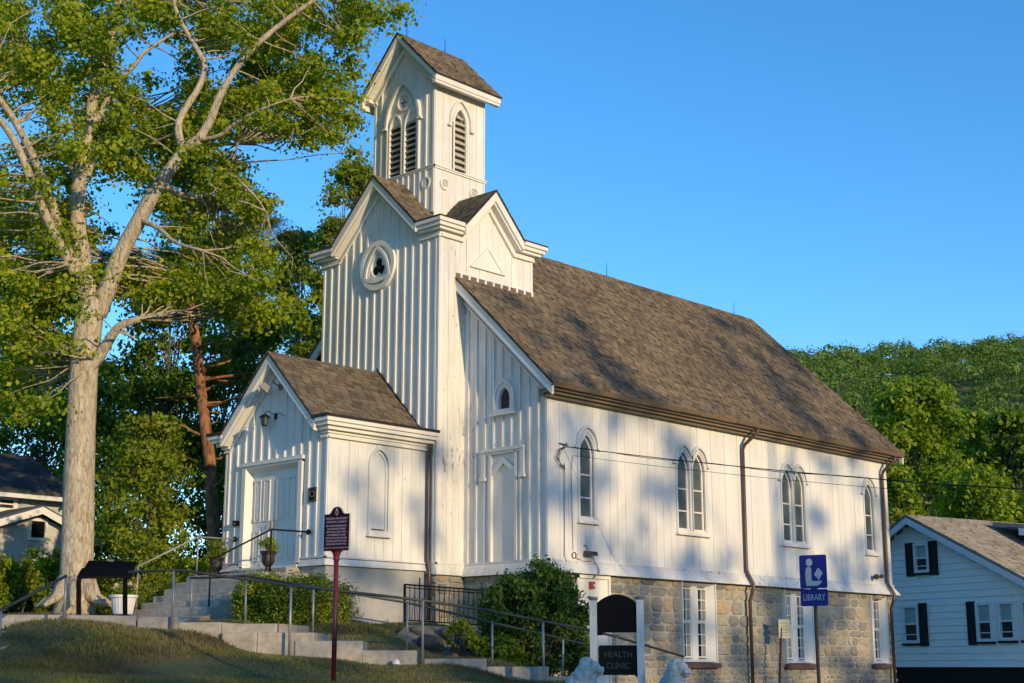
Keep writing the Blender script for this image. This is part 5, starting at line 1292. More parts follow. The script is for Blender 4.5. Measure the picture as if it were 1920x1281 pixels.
g3 = at(862, 26.0, 1222); shrub('small_bush', 'small bright yellow-green bush on the end of the boulder wall', (g3.x, g3.y, .48), .34, .3, .55, LM_LIGHT, .075, 1500, 63, lumps=16)
g4 = at(930, 26.3, 1260); shrub('leafy_bush', 'low dark bush at the foot of the tall green bush', (g4.x, g4.y, -.1), .6, .5, .95, LM_DARK, .08, 6000, 64, lumps=30)
g5 = at(295, 33.0, 1150); shrub('clipped_hedge', 'low sunlit hedge behind the left step rail', (-2.4, -4.2, 1.2), 1.0, 1.3, .95, LM_YEW, .06, 16000, 65, lumps=70, aspect=.35, up=.6, boxy=.5)
shrub('leafy_bush', 'small bush rising behind the left end of the steps', (-2.3, -3.2, 1.3), .7, .6, 1.5, LM_MID, .08, 8000, 66, lumps=40)
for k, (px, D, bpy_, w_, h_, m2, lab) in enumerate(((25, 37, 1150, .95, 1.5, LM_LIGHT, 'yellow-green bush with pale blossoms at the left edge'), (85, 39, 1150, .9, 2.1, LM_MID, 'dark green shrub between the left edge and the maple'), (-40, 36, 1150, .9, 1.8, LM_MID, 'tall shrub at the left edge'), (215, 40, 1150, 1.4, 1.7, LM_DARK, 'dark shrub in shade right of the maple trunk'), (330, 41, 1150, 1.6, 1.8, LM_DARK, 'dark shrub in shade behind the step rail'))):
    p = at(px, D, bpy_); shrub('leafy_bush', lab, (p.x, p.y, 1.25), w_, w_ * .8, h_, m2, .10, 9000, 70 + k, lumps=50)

# ---- trees across the street, outside the picture on the sun side: crowns shaped so their shade dapples the wall
OT = 'street trees opposite the church'
def street_trees():
    rs = np.random.RandomState(17); cells = []
    def dens(y, z):  # clump density laid out by where lit spots and shade should fall
        d = 0
        if z < 9.4: d = .97
        elif z < 13.3: d = .92
        elif z < 14.8 and -7.8 < y < -5.6: d = .4
        for (cy, cz, ry, rz, k) in ((1.9, 11.8, 1.7, 1.7, .0), (1.1, 13.2, 5.0, .55, .1), (-5.1, 11.2, .5, 1.4, .1), (-3, 12.5, .8, .7, .2), (-4.2, 10.1, .7, .6, .1), (6.9, 12.2, .7, 1.0, .2), (5.6, 10.8, .7, .8, .3),
                (-3, 9.2, 1.0, .5, .1), (2.1, 8.9, 1.0, .6, .1), (-6.3, 14.2, .7, 1.4, .0), (-6.4, 11.1, .5, .9, .1), (-9.3, 12.3, .7, .9, .2), (-7.7, 11.0, .6, .7, .2), (-13.6, 12.4, 1.9, 3.4, .0), (-12, 9.9, 1.0, .7, .2),
                (-14.7, 6.9, 1.0, .5, .2), (-12, 6.6, .9, .4, .2), (-18, 7.7, 2.0, .5, .2), (-10.6, 10.4, .6, .6, .2), (-.6, 10.6, .7, .9, .3)):
            if ((y - cy) / ry) ** 2 + ((z - cz) / rz) ** 2 < 1: d = min(d, k)
        if ((y + 3.2) / 2.4) ** 2 + ((z - 14.6) / 1.9) ** 2 < 1: d = max(d, .72)
        if ((y - 6.9) / 2.6) ** 2 + ((z - 15.8) / 3.6) ** 2 < 1: d = max(d, .55)
        if y < -9.9 and z > 10.0: d *= .15
        return d
    for y in np.arange(-30, 14, .85):
        for z in np.arange(3.2, 19.8, .8):
            yy, zz = y + rs.uniform(-.4, .4), z + rs.uniform(-.4, .4)
            if rs.uniform() < dens(yy, zz): cells.append((62 + rs.uniform(-2.5, 2.5), yy - 3.96, zz + 4.62, rs.uniform(.5, .85), .85))
    LB = ['leftmost', 'second', 'third', 'fourth', 'fifth', 'sixth']
    ys = np.linspace(-34.5, 10.5, 7)
    for i in range(6):
        cl = [(x, y, z, r, f) for x, y, z, r, f in cells if ys[i] <= y < ys[i+1]]
        yc = (ys[i] + ys[i+1]) / 2; t = root('street_tree', (62, yc, -1.2), 'unseen green street tree across the road, crown shaped for its shade, %s from the camera side' % LB[i], 'tree', OT)
        zt = max(c[2] for c in cl); m_ = MB(); P = wander(Vector((62, yc, -1.4)), Vector((62, yc, zt - 1.5)), 8, .012, rr); m_.tube(P, taper(.34, .06, 8), 9, wob=.05, rng=rr)
        for c in cl[::3]:
            c_ = Vector(c[:3]); s_ = P[max(2, min(7, int((c_.z - 1) / (zt + 1) * 8)))]; m_.tube([s_, c_], [.05, .015], 4, cap=False)
        m_.build('trunk', BARKD, t, smooth=True)
        crown('crown', cl, len(cl) * 105, .20, LM_MID, t, rs, up=.2, shell=.3)
street_trees()

# ------------------------------------------------------------------ houses
SIDING = flat('pale_blue_grey_siding', (.78, .80, .79), .6, 0, .04, 3, .05); SHUT = flat('black_shutter', (.015, .02, .022), .6); HTRIM = flat('house_white_trim', (.66, .68, .70), .5, 0, .04, 3, .05)
HROOF = shingle_mat('pale_grey_shingle', [(.20, .18, .155), (.27, .24, .205), (.23, .205, .175), (.31, .28, .24)])
BLIND = flat('window_blind', (.30, .38, .40), .5, 0, .08, 4, 0); HDARK = glass_mat('house_glass', (.010, .012, .018), (.05, .05, .055), .08)
hA = at(1712, 50); hA.z = -.9; hu = Vector((.966, -.26, 0)).normalized(); hn = Vector((-.26, -.966, 0)).normalized()
HF = FR((hA.x, hA.y, 0), hu, hn)
def hpix(px, py, fr=HF, D0=None):
    d = F_ + R_ * ((px - 960) / FPX) - U_ * ((py - 640.5) / FPX); t = (fr.o - CAM).dot(fr.n) / d.dot(fr.n); p = CAM + d * t; return ((p - fr.o).dot(fr.u), p.z)
h1 = root('house', hA, 'pale blue-grey clapboard house with black shutters beyond the far end of the church', 'house')
ua, za = hpix(1712, 972); ur, zr_ = hpix(1920, 1082); slp = (za - zr_) / (ur - ua); ul = -2.6; uR = 6.2
hb = hpix(1800, 1251)[1]
wallp = [(ua - 3.0, hb), (uR, hb), (uR, za - slp*(uR - ua) - .12), (ua, za - .12), (ua - 3.0, za - 1.05*slp*3.0 - .12)]
HF.prism(mb := MB(), wallp, -.3, -.02); mb.build('wall', SIDING, h1)
HF.prism(mb := MB(), [(ua - 2.9, -1.4), (uR - .1, -1.4), (uR - .1, hb), (ua - 2.9, hb)], -.4, -.1); mb.build('foundation', flat('shade_painted_foundation', (.02, .02, .02), .9), h1)  # near-black colour stands in for the shade below the siding
k = 0; z = hb; hwin = []
def hw(px0, px1, py0, py1):
    u0, z1 = hpix(px0, py0); u1, z0 = hpix(px1, py1); return (u0, u1, z0, z1)
WN1 = hw(1714, 1745, 1020, 1073); WN2 = hw(1692, 1727, 1135, 1206); WN3 = hw(1830, 1866, 1130, 1203); WN4 = hw(1871, 1908, 1128, 1201); WN5 = hw(1914, 1950, 1126, 1200)
while z < za:
    z2 = z + .215; lo = max(ua - 3.0, ua - (za - z2) / (1.05*slp)) + .05; hi = min(uR, ua + (za - .12 - z2) / slp) - .05
    if z2 >= za - .15 or hi - lo < .2: break
    segs = [(lo, hi)]
    for (a, b_, c, d) in (WN1, WN2, WN3, WN4, WN5):
        if z2 > c and z < d:
            ns = []
            for s0, s1 in segs:
                if b_ <= s0 or a >= s1: ns.append((s0, s1)); continue
                if a > s0: ns.append((s0, a))
                if b_ < s1: ns.append((b_, s1))
            segs = ns
    for s0, s1 in segs:
        mb = MB(); v = [HF.p(s0, z, .03), HF.p(s1, z, .03), HF.p(s1, z2, .004), HF.p(s0, z2, .004), HF.p(s0, z, -.02), HF.p(s1, z, -.02), HF.p(s1, z2, -.02), HF.p(s0, z2, -.02)]
        mb.add(v, [(0,1,2,3), (1,0,4,5), (0,3,7,4), (2,1,5,6)]); mb.build('clapboard', SIDING, h1)
    z = z2
for (a, b_, c, d), sh in ((WN1, (1, 1)), (WN2, (0, 1)), (WN3, (1, 0)), (WN4, (0, 0)), (WN5, (0, 1))):
    mb = MB(); e = .09; HF.band(mb, [(a, c), (b_, c), (b_, d), (a, d), (a, c)], [(a+e, c+e), (b_-e, c+e), (b_-e, d-e), (a+e, d-e), (a+e, c+e)], -.05, .08)
    zm = (c + d) / 2; HF.rect(mb, a + e, b_ - e, zm - .03, zm + .03, -.05, .05); HF.rect(mb, a + e, b_ - e, c + (zm - c)*.42, c + (zm - c)*.42 + .03, -.045, .02); HF.rect(mb, a - .05, b_ + .05, c - .07, c - .002, -.02, .08, 1)
    wf = mb.build('window', [HTRIM, SHUT], h1)
    HF.rect(m2 := MB(), a + e, b_ - e, zm, d - e, -.03, .012); m2.build('blind', BLIND, wf); HF.rect(m2 := MB(), a + e, b_ - e, c + e, zm, -.03, .004); m2.build('pane', HDARK, wf)
    for s, q in ((-1, sh[0]), (1, sh[1])):
        if q:
            x0, x1 = (a - .36, a - .02) if s < 0 else (b_ + .02, b_ + .36); m2 = MB(); HF.band(m2, [(x0, c - .1), (x1, c - .1), (x1, d + .04), (x0, d + .04), (x0, c - .1)], [(x0+.05, c-.05), (x1-.05, c-.05), (x1-.05, d-.01), (x0+.05, d-.01), (x0+.05, c-.05)], .03, .065)
            HF.rect(m2, x0 + .04, x1 - .04, c - .06, d, .03, .045); HF.rect(m2, x0 + .02, x1 - .02, zm - .03, zm + .03, .045, .064); m2.build('shutter', SHUT, h1)
def hroof(u0, z0, u1, z1, d0, d1, name='roof'):
    """roof slab between two points of the gable outline"""
    HF.prism(mb := MB(), [(u0, z0), (u1, z1), (u1, z1 + .10), (u0, z0 + .10)], d0, d1); ro = mb.build(name, HROOF, h1)
    HF.prism(mb := MB(), [(u0, z0 - .20), (u1, z1 - .20), (u1, z1 - .002), (u0, z0 - .002)], d1 - .06, d1 + .02); mb.build('rake_board', HTRIM, h1)
    L_ = math.hypot(u1 - u0, z1 - z0); s_ = -1 if u1 > u0 else 1
    lo = HF.p(u1, z1 + .10, d1); vdir = (HF.p(u0, z0, 0) - HF.p(u1, z1, 0)).normalized()
    shingles(ro, lo, -hn, vdir, d1 - d0, L_, .40, .17, HROOF)
hroof(ua, za, uR + .5, za - slp*(uR + .5 - ua), -9, .35); hroof(ua, za, ua - 3.4, za - 1.05*slp*3.4, -9, .35)
# dormer on the right slope
u0, z0 = hpix(1886, 1010); DZ = 2.2
HF.prism(mb := MB(), [(ua + 1.9, za - slp*1.9 - .1), (ua + 5.2, za - slp*5.2), (ua + 5.2, za - .95), (ua + 1.9, za - .45)], -6.5, -3.2); mb.build('dormer_wall', SHUT, h1)
HF.prism(mb := MB(), [(ua + .8, za - .16), (ua + 5.6, za - .82), (ua + 5.6, za - .70), (ua + .8, za - .04)], -7, -2.9); mb.build('dormer_roof', HROOF, h1)
HF.prism(mb := MB(), [(ua + 1.9, za - .56), (ua + 5.6, za - 1.06), (ua + 5.6, za - .83), (ua + 1.9, za - .33)], -2.89, -2.82); mb.build('dormer_fascia', HTRIM, h1)
# hedge shade on the foundation is put into its colour
# grey house at the left
GRAY = flat('pale_grey_siding', (.42, .44, .44), .6, 0, .05, 3, .05); CREAM = flat('pale_stucco', (.46, .47, .46), .8); DROOF = shingle_mat('dark_slate_shingle', [(.05, .055, .065), (.075, .08, .09), (.06, .062, .07)])
h2 = root('house', (-14, -4, 1.4), 'grey clapboard house with a small gabled porch half hidden at the left edge', 'house')
GF = SIDE(-14); gp = lambda px, py: hpix(px, py, GF)
yl, zl = gp(-160, 925); yr, zr2 = gp(118, 932); ze = (gp(0, 925)[1] + gp(100, 935)[1]) / 2
GF.rect(mb := MB(), yl, yr, .8, ze, -6, -.03); mb.build('wall', GRAY, h2)
z = 1.6
while z < ze - .1:
    mb = MB(); z2 = z + .14; v = [GF.p(yl, z, .012), GF.p(yr, z, .012), GF.p(yr, z2, -.01), GF.p(yl, z2, -.01), GF.p(yl, z, -.03), GF.p(yr, z, -.03)]; mb.add(v, [(0,1,2,3), (1,0,4,5)]); mb.build('clapboard', GRAY, h2); z = z2
GF.rect(mb := MB(), yr - .02, yr + .10, .8, ze, -.05, .03); mb.build('corner_board', HTRIM, h2)
mb = MB(); mb.prism([GF.p(yl - .3, ze - .05, .5), GF.p(yr + .4, ze - .05, .5), GF.p(yr + .4, ze + 1.5, -3.0), GF.p(yl - .3, ze + 1.5, -3.0)], (0, 0, .12)); r2 = mb.build('roof', DROOF, h2)
shingles(r2, GF.p(yl - .3, ze + .075, .5), (0, 1, 0), Vector((-3.5, 0, 1.55)), yr - yl + .7, 3.8, .4, .17, DROOF)
GF.rect(mb := MB(), yl - .3, yr + .4, ze - .14, ze - .02, .42, .56); mb.build('gutter', HTRIM, h2)
u0, z1 = gp(-8, 928); u1, z0 = gp(30, 962)
mb = MB(); GF.band(mb, [(u0, z0), (u1, z0), (u1, z1), (u0, z1), (u0, z0)], [(u0+.12, z0+.12), (u1-.12, z0+.12), (u1-.12, z1-.12), (u0+.12, z1-.12), (u0+.12, z0+.12)], -.03, .06); GF.rect(mb, u0 + .12, u1 - .12, (z0+z1)/2 - .02, (z0+z1)/2 + .02, -.03, .03); wf = mb.build('window', HTRIM, h2)
GF.rect(mb := MB(), u0 + .12, u1 - .12, z0 + .12, z1 - .12, -.02, .018); mb.build('pane', HDARK, wf)
a_, b2 = gp(38, 933)[0], gp(52, 960)[0]; GF.rect(mb := MB(), a_, b2, z0, z1, .013, .05); mb.build('shutter', BLIND, h2)
# little gabled porch
PFm = SIDE(-12.2); pp_ = lambda px, py: hpix(px, py, PFm)
pa, pzz = pp_(68, 955); pb_, pz2 = pp_(112, 980); sp_ = (pzz - pz2) / (pb_ - pa); w2 = 1.7
PFm.prism(mb := MB(), [(pa - 2.6, 1), (pa + w2, 1), (pa + w2, pzz - sp_*w2 - .1), (pa, pzz - .1), (pa - 2.6, pzz - sp_*2.6*.8 - .1)], -1.7, -.02); mb.build('porch_wall', CREAM, h2)
for s, w_ in ((-1, 2.9), (1, 1.95)):
    k_ = sp_ * (.8 if s < 0 else 1)
    PFm.prism(mb := MB(), [(pa, pzz), (pa + s*w_, pzz - k_*w_), (pa + s*w_, pzz - k_*w_ + .1), (pa, pzz + .1)], -1.78, .35); mb.build('porch_roof', DROOF, h2)
    PFm.prism(mb := MB(), [(pa, pzz - .16), (pa + s*w_, pzz - k_*w_ - .16), (pa + s*w_, pzz - k_*w_ + .04), (pa, pzz + .04)], .352, .39); mb.build('rake_board', HTRIM, h2)
u0, z1 = pp_(54, 971); u1, z0 = pp_(86, 1015)
mb = MB(); PFm.band(mb, [(u0, z0), (u1, z0), (u1, z1), (u0, z1), (u0, z0)], [(u0+.08, z0+.08), (u1-.08, z0+.08), (u1-.08, z1-.08), (u0+.08, z1-.08), (u0+.08, z0+.08)], -.02, .05); vf = mb.build('louvred_vent', HTRIM, h2)
for i in range(10):
    z = z0 + .08 + (z1 - z0 - .16) * (i + .5) / 10; m2 = MB(); m2.obox(PFm.p((u0+u1)/2, z, .015), [(0,1,0), (.6,0,-.6), (.6,0,.6)], ((u1-u0)/2 - .08, .03, .004)); m2.build('louvre', SHUT, vf)

# ------------------------------------------------------------------ signs
def frame_at(px, py, D, turn):
    """origin plus axes for a board facing the camera, turned by turn degrees about the vertical"""
    o = at(px, D, py); f = Vector((F_.x, F_.y, 0)).normalized(); f = (Matrix.Rotation(-math.atan((px - 960)/FPX), 3, 'Z') @ f); f = Matrix.Rotation(math.radians(turn), 3, 'Z') @ f
    r = Vector((f.y, -f.x, 0)); return FR((o.x, o.y, o.z), r, -f)
# library sign
BLUE = flat('blue_sign_face', (.006, .010, .20), .7, 0, .03, 3, 0); PALE = flat('pale_grey_sign_print', (.36, .42, .46), .5, 0, .03, 3, 0); ALU = flat('sign_back', (.03, .04, .12), .5)
D = 22.5; lf_ = frame_at(1525, 1072, D, -20); s_ = D / FPX / math.cos(math.radians(4))
lib = root('library_sign', at(1536, D, 1300), 'blue sign with a reading figure above a LIBRARY plate on a dark post', 'sign'); LOC[lib.name] = Vector(lib.location)
W_, H_ = 25.5*s_, 30*s_
def rrect(hw_, hh, r_, cz=0, n=5):
    P = []
    for cx, cy, a0 in ((hw_-r_, cz+hh-r_, 0), (-hw_+r_, cz+hh-r_, 90), (-hw_+r_, cz-hh+r_, 180), (hw_-r_, cz-hh+r_, 270)):
        for i in range(n + 1): a = math.radians(a0 + 90*i/n); P.append((cx + r_*math.cos(a), cy + r_*math.sin(a)))
    return P
lf_.prism(mb := MB(), rrect(W_, H_, .03), 0, .012); pn_ = mb.build('pictogram_panel', BLUE, lib)
lf_.prism(mb := MB(), rrect(W_, 15*s_, .025, -46.5*s_), 0, .012); pl_ = mb.build('name_plate', BLUE, lib)
k = s_ * .98
body = [(-14, -26), (8, -26), (15, -21), (16, -17), (1, -17), (-3.5, -17), (-3.5, 6), (-6, 9), (-11, 9), (-14, 5), (-15.5, -5)]
head = [(-7 + 6.2*math.cos(2*math.pi*i/20), 17 + 7.2*math.sin(2*math.pi*i/20)) for i in range(20)]
book = [(2, -8), (10, 5), (13, 4), (19, -4), (9, -17), (6, -16)]
book = [(1.5, -6), (9, 6), (12, 5), (18.5, -3), (10, -16), (8, -12)]
for i, P in enumerate((body, head, book)):
    lf_.prism(mb := MB(), [(x*k, y*k) for x, y in P], .012, .014 + .0005*i); mb.build('reading_figure', PALE, pn_)
text_mesh('LIBRARY', .135, lf_.p(0, -46.5*s_, .0135), lf_.u, (0, 0, 1), lib, PALE, sx=.68)
MB().tube([at(1525, D + .05, 1060), at(1529, D + .05, 1140), at(1537, D + .05, 1310)], .028, 8).build('post', EDGE, lib)
MB().obox(lf_.p(0, -30.6*s_, -.01), [lf_.u, lf_.n, (0,0,1)], (.05, .02, .02)).build('clamp', EDGE, lib)
# maroon history marker
MAR = flat('maroon_cast_face', (.045, .004, .012), .4, 0, .1, 5, 0); MARN = flat('dark_navy_cast_face', (.018, .004, .016), .7, 0, .1, 5, 0); MPOST = flat('maroon_post', (.115, .012, .022), .45); LAV = flat('lavender_lettering', (.30, .27, .38), .5, 0, .03, 3, 0); SILV = flat('marker_silver_edge', (.45, .45, .45), .4)
D = 17.0; mf = frame_at(631, 998, D, -32); s_ = D / FPX; fw = 1 / math.cos(math.radians(32))
mk = root('history_marker', at(626, D, 1290), 'maroon cast history marker with rounded crest on a maroon post', 'sign')
hw_, hh = 23.5*s_*fw, 34*s_
P = [(-hw_, -hh), (hw_, -hh), (hw_, hh), (hw_*.62, hh)] + [(hw_*x, hh + y*s_) for x, y in ((.50, 2.0), (.42, 6), (.30, 10.5), (.15, 13), (0, 13.8), (-.15, 13), (-.30, 10.5), (-.42, 6), (-.50, 2.0))] + [(-hw_*.62, hh), (-hw_, hh)]
mf.prism(mb := MB(), P, -.028, -.001); mb.build('plate_edge', SILV, mk)
mf.prism(mb := MB(), [(x*.97, y*.985) for x, y in P], -.030, .004); pl2 = mb.build('plate', MARN, mk)
LN1 = ['WESTERN METHODIST', 'EPISCOPAL CHURCH']; LN2 = ['BUILT TO MARCH THE CARPENTER GOTHIC', 'STYLE, WAS FIRST IN USE BY THE MEMBERS', 'AND THE LOCAL SOCIETY, WHICH', 'HAD ESTABLISHED IN THE 1800S', 'AND LATER THE CHURCH WAS USED', 'AS A SCHOOL, LIBRARY AND THE TOWN', 'MEETING HALL FOR MANY YEARS']
for i, t in enumerate(LN1): text_mesh(t, .036, mf.p(.0, hh - (9 + 6.2*i)*s_, .0055), mf.u, (0,0,1), mk, LAV, sx=.80)
for i, t in enumerate(LN2): text_mesh(t, .031, mf.p(0, hh - (22.5 + 5.6*i)*s_, .0055), mf.u, (0,0,1), mk, LAV, sx=min(.8, .92*2*hw_/(.031*.66*len(t))))
for i, t in enumerate(('ERECTED BY THE TOWNSHIP HISTORICAL SOCIETY',)): text_mesh(t, .020, mf.p(0, -hh + 5*s_, .0055), mf.u, (0,0,1), mk, LAV, sx=.75)
mb = MB(); fl_ = [(0, 9), (2.2, 4), (3, 0), (2, -4), (0, -5.5), (-2, -4), (-3, 0), (-2.2, 4)]
mf.band(mb, [(x*s_, hh + (y + 3.5)*s_ - 1*s_) for x, y in fl_ + fl_[:1]], [(x*.6*s_, hh + (y*.6 + 3)*s_ - 1*s_) for x, y in fl_ + fl_[:1]], .004, .007); mb.build('flame_emblem', LAV, mk)
c0 = mf.p(0, -hh, -.012); mb = MB(); mb.lathe([(.075, .0), (.05, -.02), (.038, -.06), (.034, -.08), (.040, -.10), (.030, -.115)], c0, 14); mb.build('collar', MPOST, mk, smooth=True)
MB().tube([c0 + Vector((0, 0, -.10)), at(625, D, 1290)], .029, 12).build('post', MPOST, mk, smooth=True)
# small parking sign near the wall
ps = root('parking_sign', Vector((5.26, 8.93, -.8)), 'small faded cream notice on a leaning dark post near the basement wall', 'sign')
pf = FR((5.26, 8.93, 1.07), Vector((.62, .78, 0)).normalized(), Vector((.78, -.62, 0)).normalized())
pf.prism(mb := MB(), rrect(.15, .23, .02), 0, .006); mb.build('panel', flat('faded_cream_sign', (.55, .50, .33), .5, 0, .1, 6), ps)
for i, wd in enumerate((.11, .09, .11, .08, .10)): pf.rect(mb := MB(), -wd, wd, .13 - .075*i, .15 - .075*i, .006, .0075); mb.build('print_line', flat('faded_print', (.36, .32, .20), .6), ps)
MB().tube([Vector((5.20, 8.88, 1.1)), Vector((5.12, 8.75, -.9))], .03, 8).build('post', EDGE, ps)
# clinic sign between white posts
D = 21; cf = frame_at(1157, 1249, D, -4); s_ = D / FPX; csn = root('clinic_sign', at(1157, D, 1310), 'two dark sign boards hung between peeling white posts, lower reading HEALTH CLINIC', 'sign')
def cp(px, py): p = at(px, D, py); return ((px - 1157) * s_ * 1.0, (1249 - py) * s_ * 1.0)
PPNT = paint('pale_blue_white_post_paint', (.62, .66, .70), .10, .3)
for (x, top) in ((1115, 1131), (1201, 1130)):
    u, z = cp(x, top); wv = 6.6*s_; mb = MB(); cf.rect(mb, u - wv, u + wv, -1.0, z, -wv, wv); pst = mb.build('post', PPNT, csn)
    mb = MB(); c = cf.p(u, z, 0); mb.lathe([(wv*.8, 0), (wv*1.25, .012), (wv*1.35, .035), (wv*1.1, .05), (.001, .055)], c, 14); mb.build('post_cap', GALV, pst, smooth=True)
uL, uR_ = cp(1121.5, 0)[0], cp(1194.5, 0)[0]; zt = cp(0, 1136)[1]; ztop = cp(0, 1120)[1]; zb_ = cp(0, 1189)[1]
n = 14; arcp = [(uR_ + (uL - uR_)*i/n, zt + (ztop - zt) * math.sin(math.pi*i/n) ** .8) for i in range(n + 1)]
cf.prism(mb := MB(), [(uL, zb_), (uR_, zb_)] + arcp, -.02, .02); mb.build('upper_board', BLACK, csn)
cf.prism(mb := MB(), [(uL, zb_ - 5*s_), (uL + 10*s_, zb_ - 5*s_), (uL + 10*s_, zb_), (uL, zb_)], -.02, .02); mb.build('broken_corner', BLACK, csn)
DBL = flat('dim_blue_lettering', (.006, .009, .02), .8, 0, .1, 3, 0); GRN = flat('dark_green_board', (.003, .007, .007), .7); TEAL = flat('dim_teal_lettering', (.018, .040, .042), .5, 0, .1, 3, 0)
text_mesh('COMMUNITY', .075, cf.p((uL+uR_)/2, cp(0, 1137)[1], .0215), cf.u, (0,0,1), csn, DBL, sx=.9)
z1, z0 = cp(0, 1212)[1], cp(0, 1265)[1]; cf.prism(mb := MB(), [(uL + 2*s_, z0 + 3*s_), (uL + 5*s_, z0), (uR_ - 6*s_, z0), (uR_, z0 - 6*s_), (uR_, z1), (uL + 5*s_, z1), (uL + 2*s_, z1 - 3*s_)], -.02, .02); mb.build('lower_board', GRN, csn)
text_mesh('HEALTH', .118, cf.p((uL+uR_)/2 + .01, cp(0, 1229)[1], .0215), cf.u, (0,0,1), csn, TEAL, sx=.92); text_mesh('CLINIC', .118, cf.p((uL+uR_)/2 + .01, cp(0, 1249)[1], .0215), cf.u, (0,0,1), csn, TEAL, sx=.92)
# interpretive panel
D = 22.7; ip = root('information_panel', at(190, D, 1160), 'low black slanted information panel on two legs at the kerb corner', 'information panel')
fb = Vector((F_.x, F_.y, 0)).normalized(); zB = at(147, D, 1161).z
for x in (147.5, 234.5):
    a = at(x, D, 1161); mb = MB(); q = [a + Vector((0,0,0)), at(x, D, 1095), at(x + 1, D + .02, 1084), at(x + 9, D + .25, 1068)]
    mb.tube(q, [.042, .042, .045, .035], 4); mb.build('leg', BLACK, ip)
A, B, C_, D_ = at(146, D, 1086), at(246, D, 1084), at(257, D + .42, 1057), at(166, D + .42, 1055)
MB().prism([A, B, C_, D_], (0, 0, .035)).build('panel', BLACK, ip, bevel=.008)
MB().prism([at(203, D + .40, 1056), at(213, D + .40, 1056), at(213, D + .42, 1054), at(203, D + .42, 1054)], (0, 0, .045)).build('clip', GALV, ip)

# ------------------------------------------------------------------ planters
def plant(cl, n, size, mat, name, parent, up=.5, aspect=.3, seed=3): return crown(name, cl, n, size, mat, parent, np.random.RandomState(seed), up=up, aspect=aspect, shell=.5)
URN = flat('dark_bronze_urn', (.055, .040, .035), .5, .2, .25, 8)
for i, ((x, y), lab) in enumerate((((-1.18, -3.52), 'dark urn of pale-leaved plants left of the entrance doors'), ((1.0, -3.78), 'dark urn of fern in front of the entrance doors, by the right rail post'))):
    u = root('urn_planter', (x, y, 2.06), lab, 'planter', 'urns by the entrance')
    mb = MB(); mb.lathe([(.001, 0), (.11, 0), (.115, .03), (.06, .07), (.05, .11), (.10, .16), (.135, .22), (.14, .36), (.17, .41), (.185, .43), (.165, .44), (.001, .42)], (x, y, 2.06), 18); mb.build('urn', URN, u, smooth=True)
    rr2 = random.Random(90 + i); cl = [(x + rr2.uniform(-.16, .16), y + rr2.uniform(-.16, .16), 2.06 + .47 + rr2.uniform(0, .22 + .12*(i == 0)), .12, .8) for _ in range(9)]
    plant(cl, 900, .075, LM_LIGHT if i == 0 else LM_MID, 'plant', u, aspect=.25, seed=90 + i)
    mb = MB()
    for k in range(26):
        a = rr2.uniform(0, 6.28); L_ = rr2.uniform(.16, .34); p0 = Vector((x, y, 2.5)); d = Vector((math.cos(a), math.sin(a), 0)); q = [p0, p0 + d*L_*.5 + Vector((0,0,.16)), p0 + d*L_ + Vector((0,0,.05 - .12*rr2.random()))]
        s2 = Vector((-d.y, d.x, 0)) * .014; mb.add([q[0]-s2*.5, q[0]+s2*.5, q[1]+s2, q[1]-s2, q[2]], [(0,1,2,3), (3,2,4)])
    mb.build('fronds', LM_LIGHT, u, kind='stuff')
pp = at(230, 31.2, 1152); wp_ = root('flower_pot', pp, 'white fluted flower pot with pink flowers at the foot of the steps', 'planter')
mb = MB(); mb.lathe([(.001, 0), (.19, 0), (.20, .02), (.255, .33)], pp, 40, flute=.045); mb.lathe([(.255, .33), (.285, .335), (.29, .385), (.255, .39), (.24, .36), (.001, .35)], pp, 32); mb.build('pot', TRIM, wp_)
rr2 = random.Random(5); cl = [(pp.x + rr2.uniform(-.2, .2), pp.y + rr2.uniform(-.2, .2), pp.z + .44 + rr2.uniform(0, .12), .1, .8) for _ in range(10)]; plant(cl, 700, .06, LM_MID, 'plant', wp_, aspect=.6, seed=8)
PINK = flat('pale_pink_petals', (.62, .42, .42), .6, 0, .1, 20, 0); plant([(pp.x + rr2.uniform(-.2, .2), pp.y + rr2.uniform(-.2, .2), pp.z + .50 + rr2.uniform(0, .16), .055, .8) for _ in range(8)], 320, .05, PINK, 'flowers', wp_, aspect=.8, seed=9)

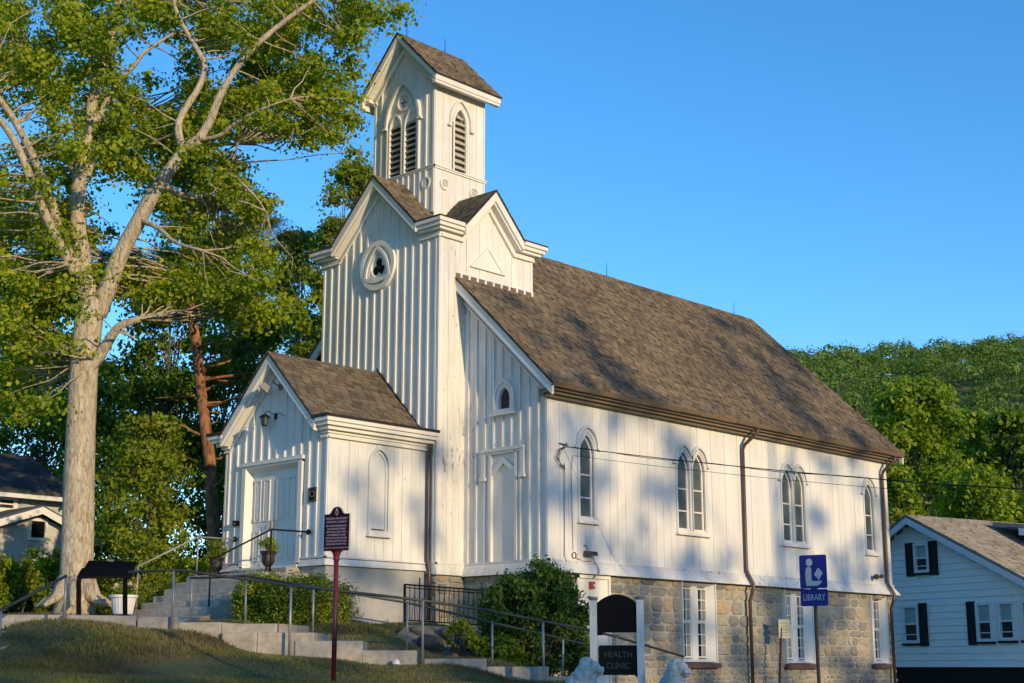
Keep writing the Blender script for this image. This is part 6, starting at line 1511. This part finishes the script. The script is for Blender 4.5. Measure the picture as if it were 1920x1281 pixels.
# ------------------------------------------------------------------ stone lions
LION = flat('weathered_pale_stone', (.44, .46, .45), .85, 0, .22, 14, .5)
import bmesh
def lion(name, head_px, head_py, D, fwd, label):
    hp = at(head_px, D, head_py); X = Vector((fwd.x, fwd.y, 0)).normalized(); Yv = Vector((-X.y, X.x, 0)); base = Vector((hp.x, hp.y, hp.z - .50))
    t = root(name, base, label, 'statue', 'stone lions flanking the clinic sign')
    bm = bmesh.new()
    def e(x, y, z, rx, ry, rz, tilt=0):
        M = Matrix.Translation(Vector((x, y, z))) @ Matrix.Rotation(tilt, 4, 'Y') @ Matrix.Diagonal((rx, ry, rz, 1)); bmesh.ops.create_icosphere(bm, subdivisions=3, radius=1.0, matrix=M)
    # body lying behind the raised head
    e(-.40, 0, .14, .30, .14, .15); e(-.62, 0, .13, .17, .15, .15); e(-.18, 0, .23, .17, .15, .20); e(-.08, 0, .34, .15, .15, .20, .3)
    for s in (-1, 1):
        e(-.02, .10*s, .08, .24, .055, .06); e(.20, .10*s, .05, .08, .06, .045); e(-.62, .15*s, .10, .16, .06, .10); e(-.46, .17*s, .04, .12, .05, .04); e(-.14, .13*s, .20, .08, .06, .14)
    # mane, head, muzzle, brow, nose, jaw, ears
    e(-.035, 0, .47, .125, .155, .165); e(-.09, 0, .38, .13, .16, .17); e(.0, 0, .31, .09, .12, .15); e(.055, 0, .51, .10, .09, .095); e(.140, 0, .482, .075, .054, .046); e(.195, 0, .498, .024, .030, .020); e(.10, 0, .53, .06, .05, .05, .35)
    e(.135, 0, .408, .070, .040, .020, -.2); e(.07, 0, .375, .05, .055, .06); e(-.06, 0, .595, .07, .09, .05)
    for s in (-1, 1):
        e(.095, .045*s, .553, .035, .022, .018); e(.01, .10*s, .60, .028, .022, .03); e(.165, .032*s, .458, .045, .026, .028); e(.0, .115*s, .50, .06, .045, .07); e(-.02, .12*s, .40, .06, .05, .08); e(-.05, .09*s, .56, .06, .05, .05)
    e(-.035, 0, .46, .115, .165, .185); e(-.06, 0, .34, .14, .165, .19); e(.01, 0, .27, .10, .13, .16)
    for k in range(14):
        a = 2*math.pi*(k + .5)/14; e(-.02, .135*math.cos(a), .46 + .150*math.sin(a), .075, .030, .042)
    for v in bm.verts: c = v.co; v.co = X * c.x + Yv * c.y + Vector((0, 0, c.z))
    me = bpy.data.meshes.new('lion_body'); bm.to_mesh(me); bm.free(); me.materials.append(LION); o = bpy.data.objects.new('lion_body', me); COL.objects.link(o); o.parent = t
    r_ = o.modifiers.new('remesh', 'REMESH'); r_.mode = 'VOXEL'; r_.voxel_size = .008; r_.use_smooth_shade = True
    tx = bpy.data.textures.get('mane') or bpy.data.textures.new('mane', 'CLOUDS'); tx.noise_scale = .045; d_ = o.modifiers.new('carve', 'DISPLACE'); d_.texture = tx; d_.strength = .008; d_.texture_coords = 'LOCAL'
    # dark tubes: shade of eyes, mouth and mane crease put into colour
    mb = MB(); W = lambda x, y, z: base + X*x + Yv*y + Vector((0, 0, z))
    mb.tube([W(.15, -.052, .434), W(.200, 0, .442), W(.15, .052, .434)], .014, 5)
    for s in (-1, 1): mb.tube([W(.135, .040*s, .528), W(.110, .060*s, .522)], .011, 5); mb.tube([W(.06, .07*s, .60), W(.03, .095*s, .48), W(.05, .08*s, .38)], .007, 5)
    mb.build('shade_lines', CONCD, t)
    MB().prism([W(-.98, -.24, -.01), W(.32, -.24, -.01), W(.32, .24, -.01), W(-.98, .24, -.01)], (0, 0, -.30)).build('plinth', LION, t, bevel=.01)
lion('lion_statue', 1104, 1253, 20.6, R_ * .96 - F_ * .28, 'pale stone lion left of the clinic sign, head in profile to the right')
lion('lion_statue', 1272, 1255, 20.6, R_ * .62 - F_ * .75, 'pale stone lion right of the clinic sign, facing half towards the street')
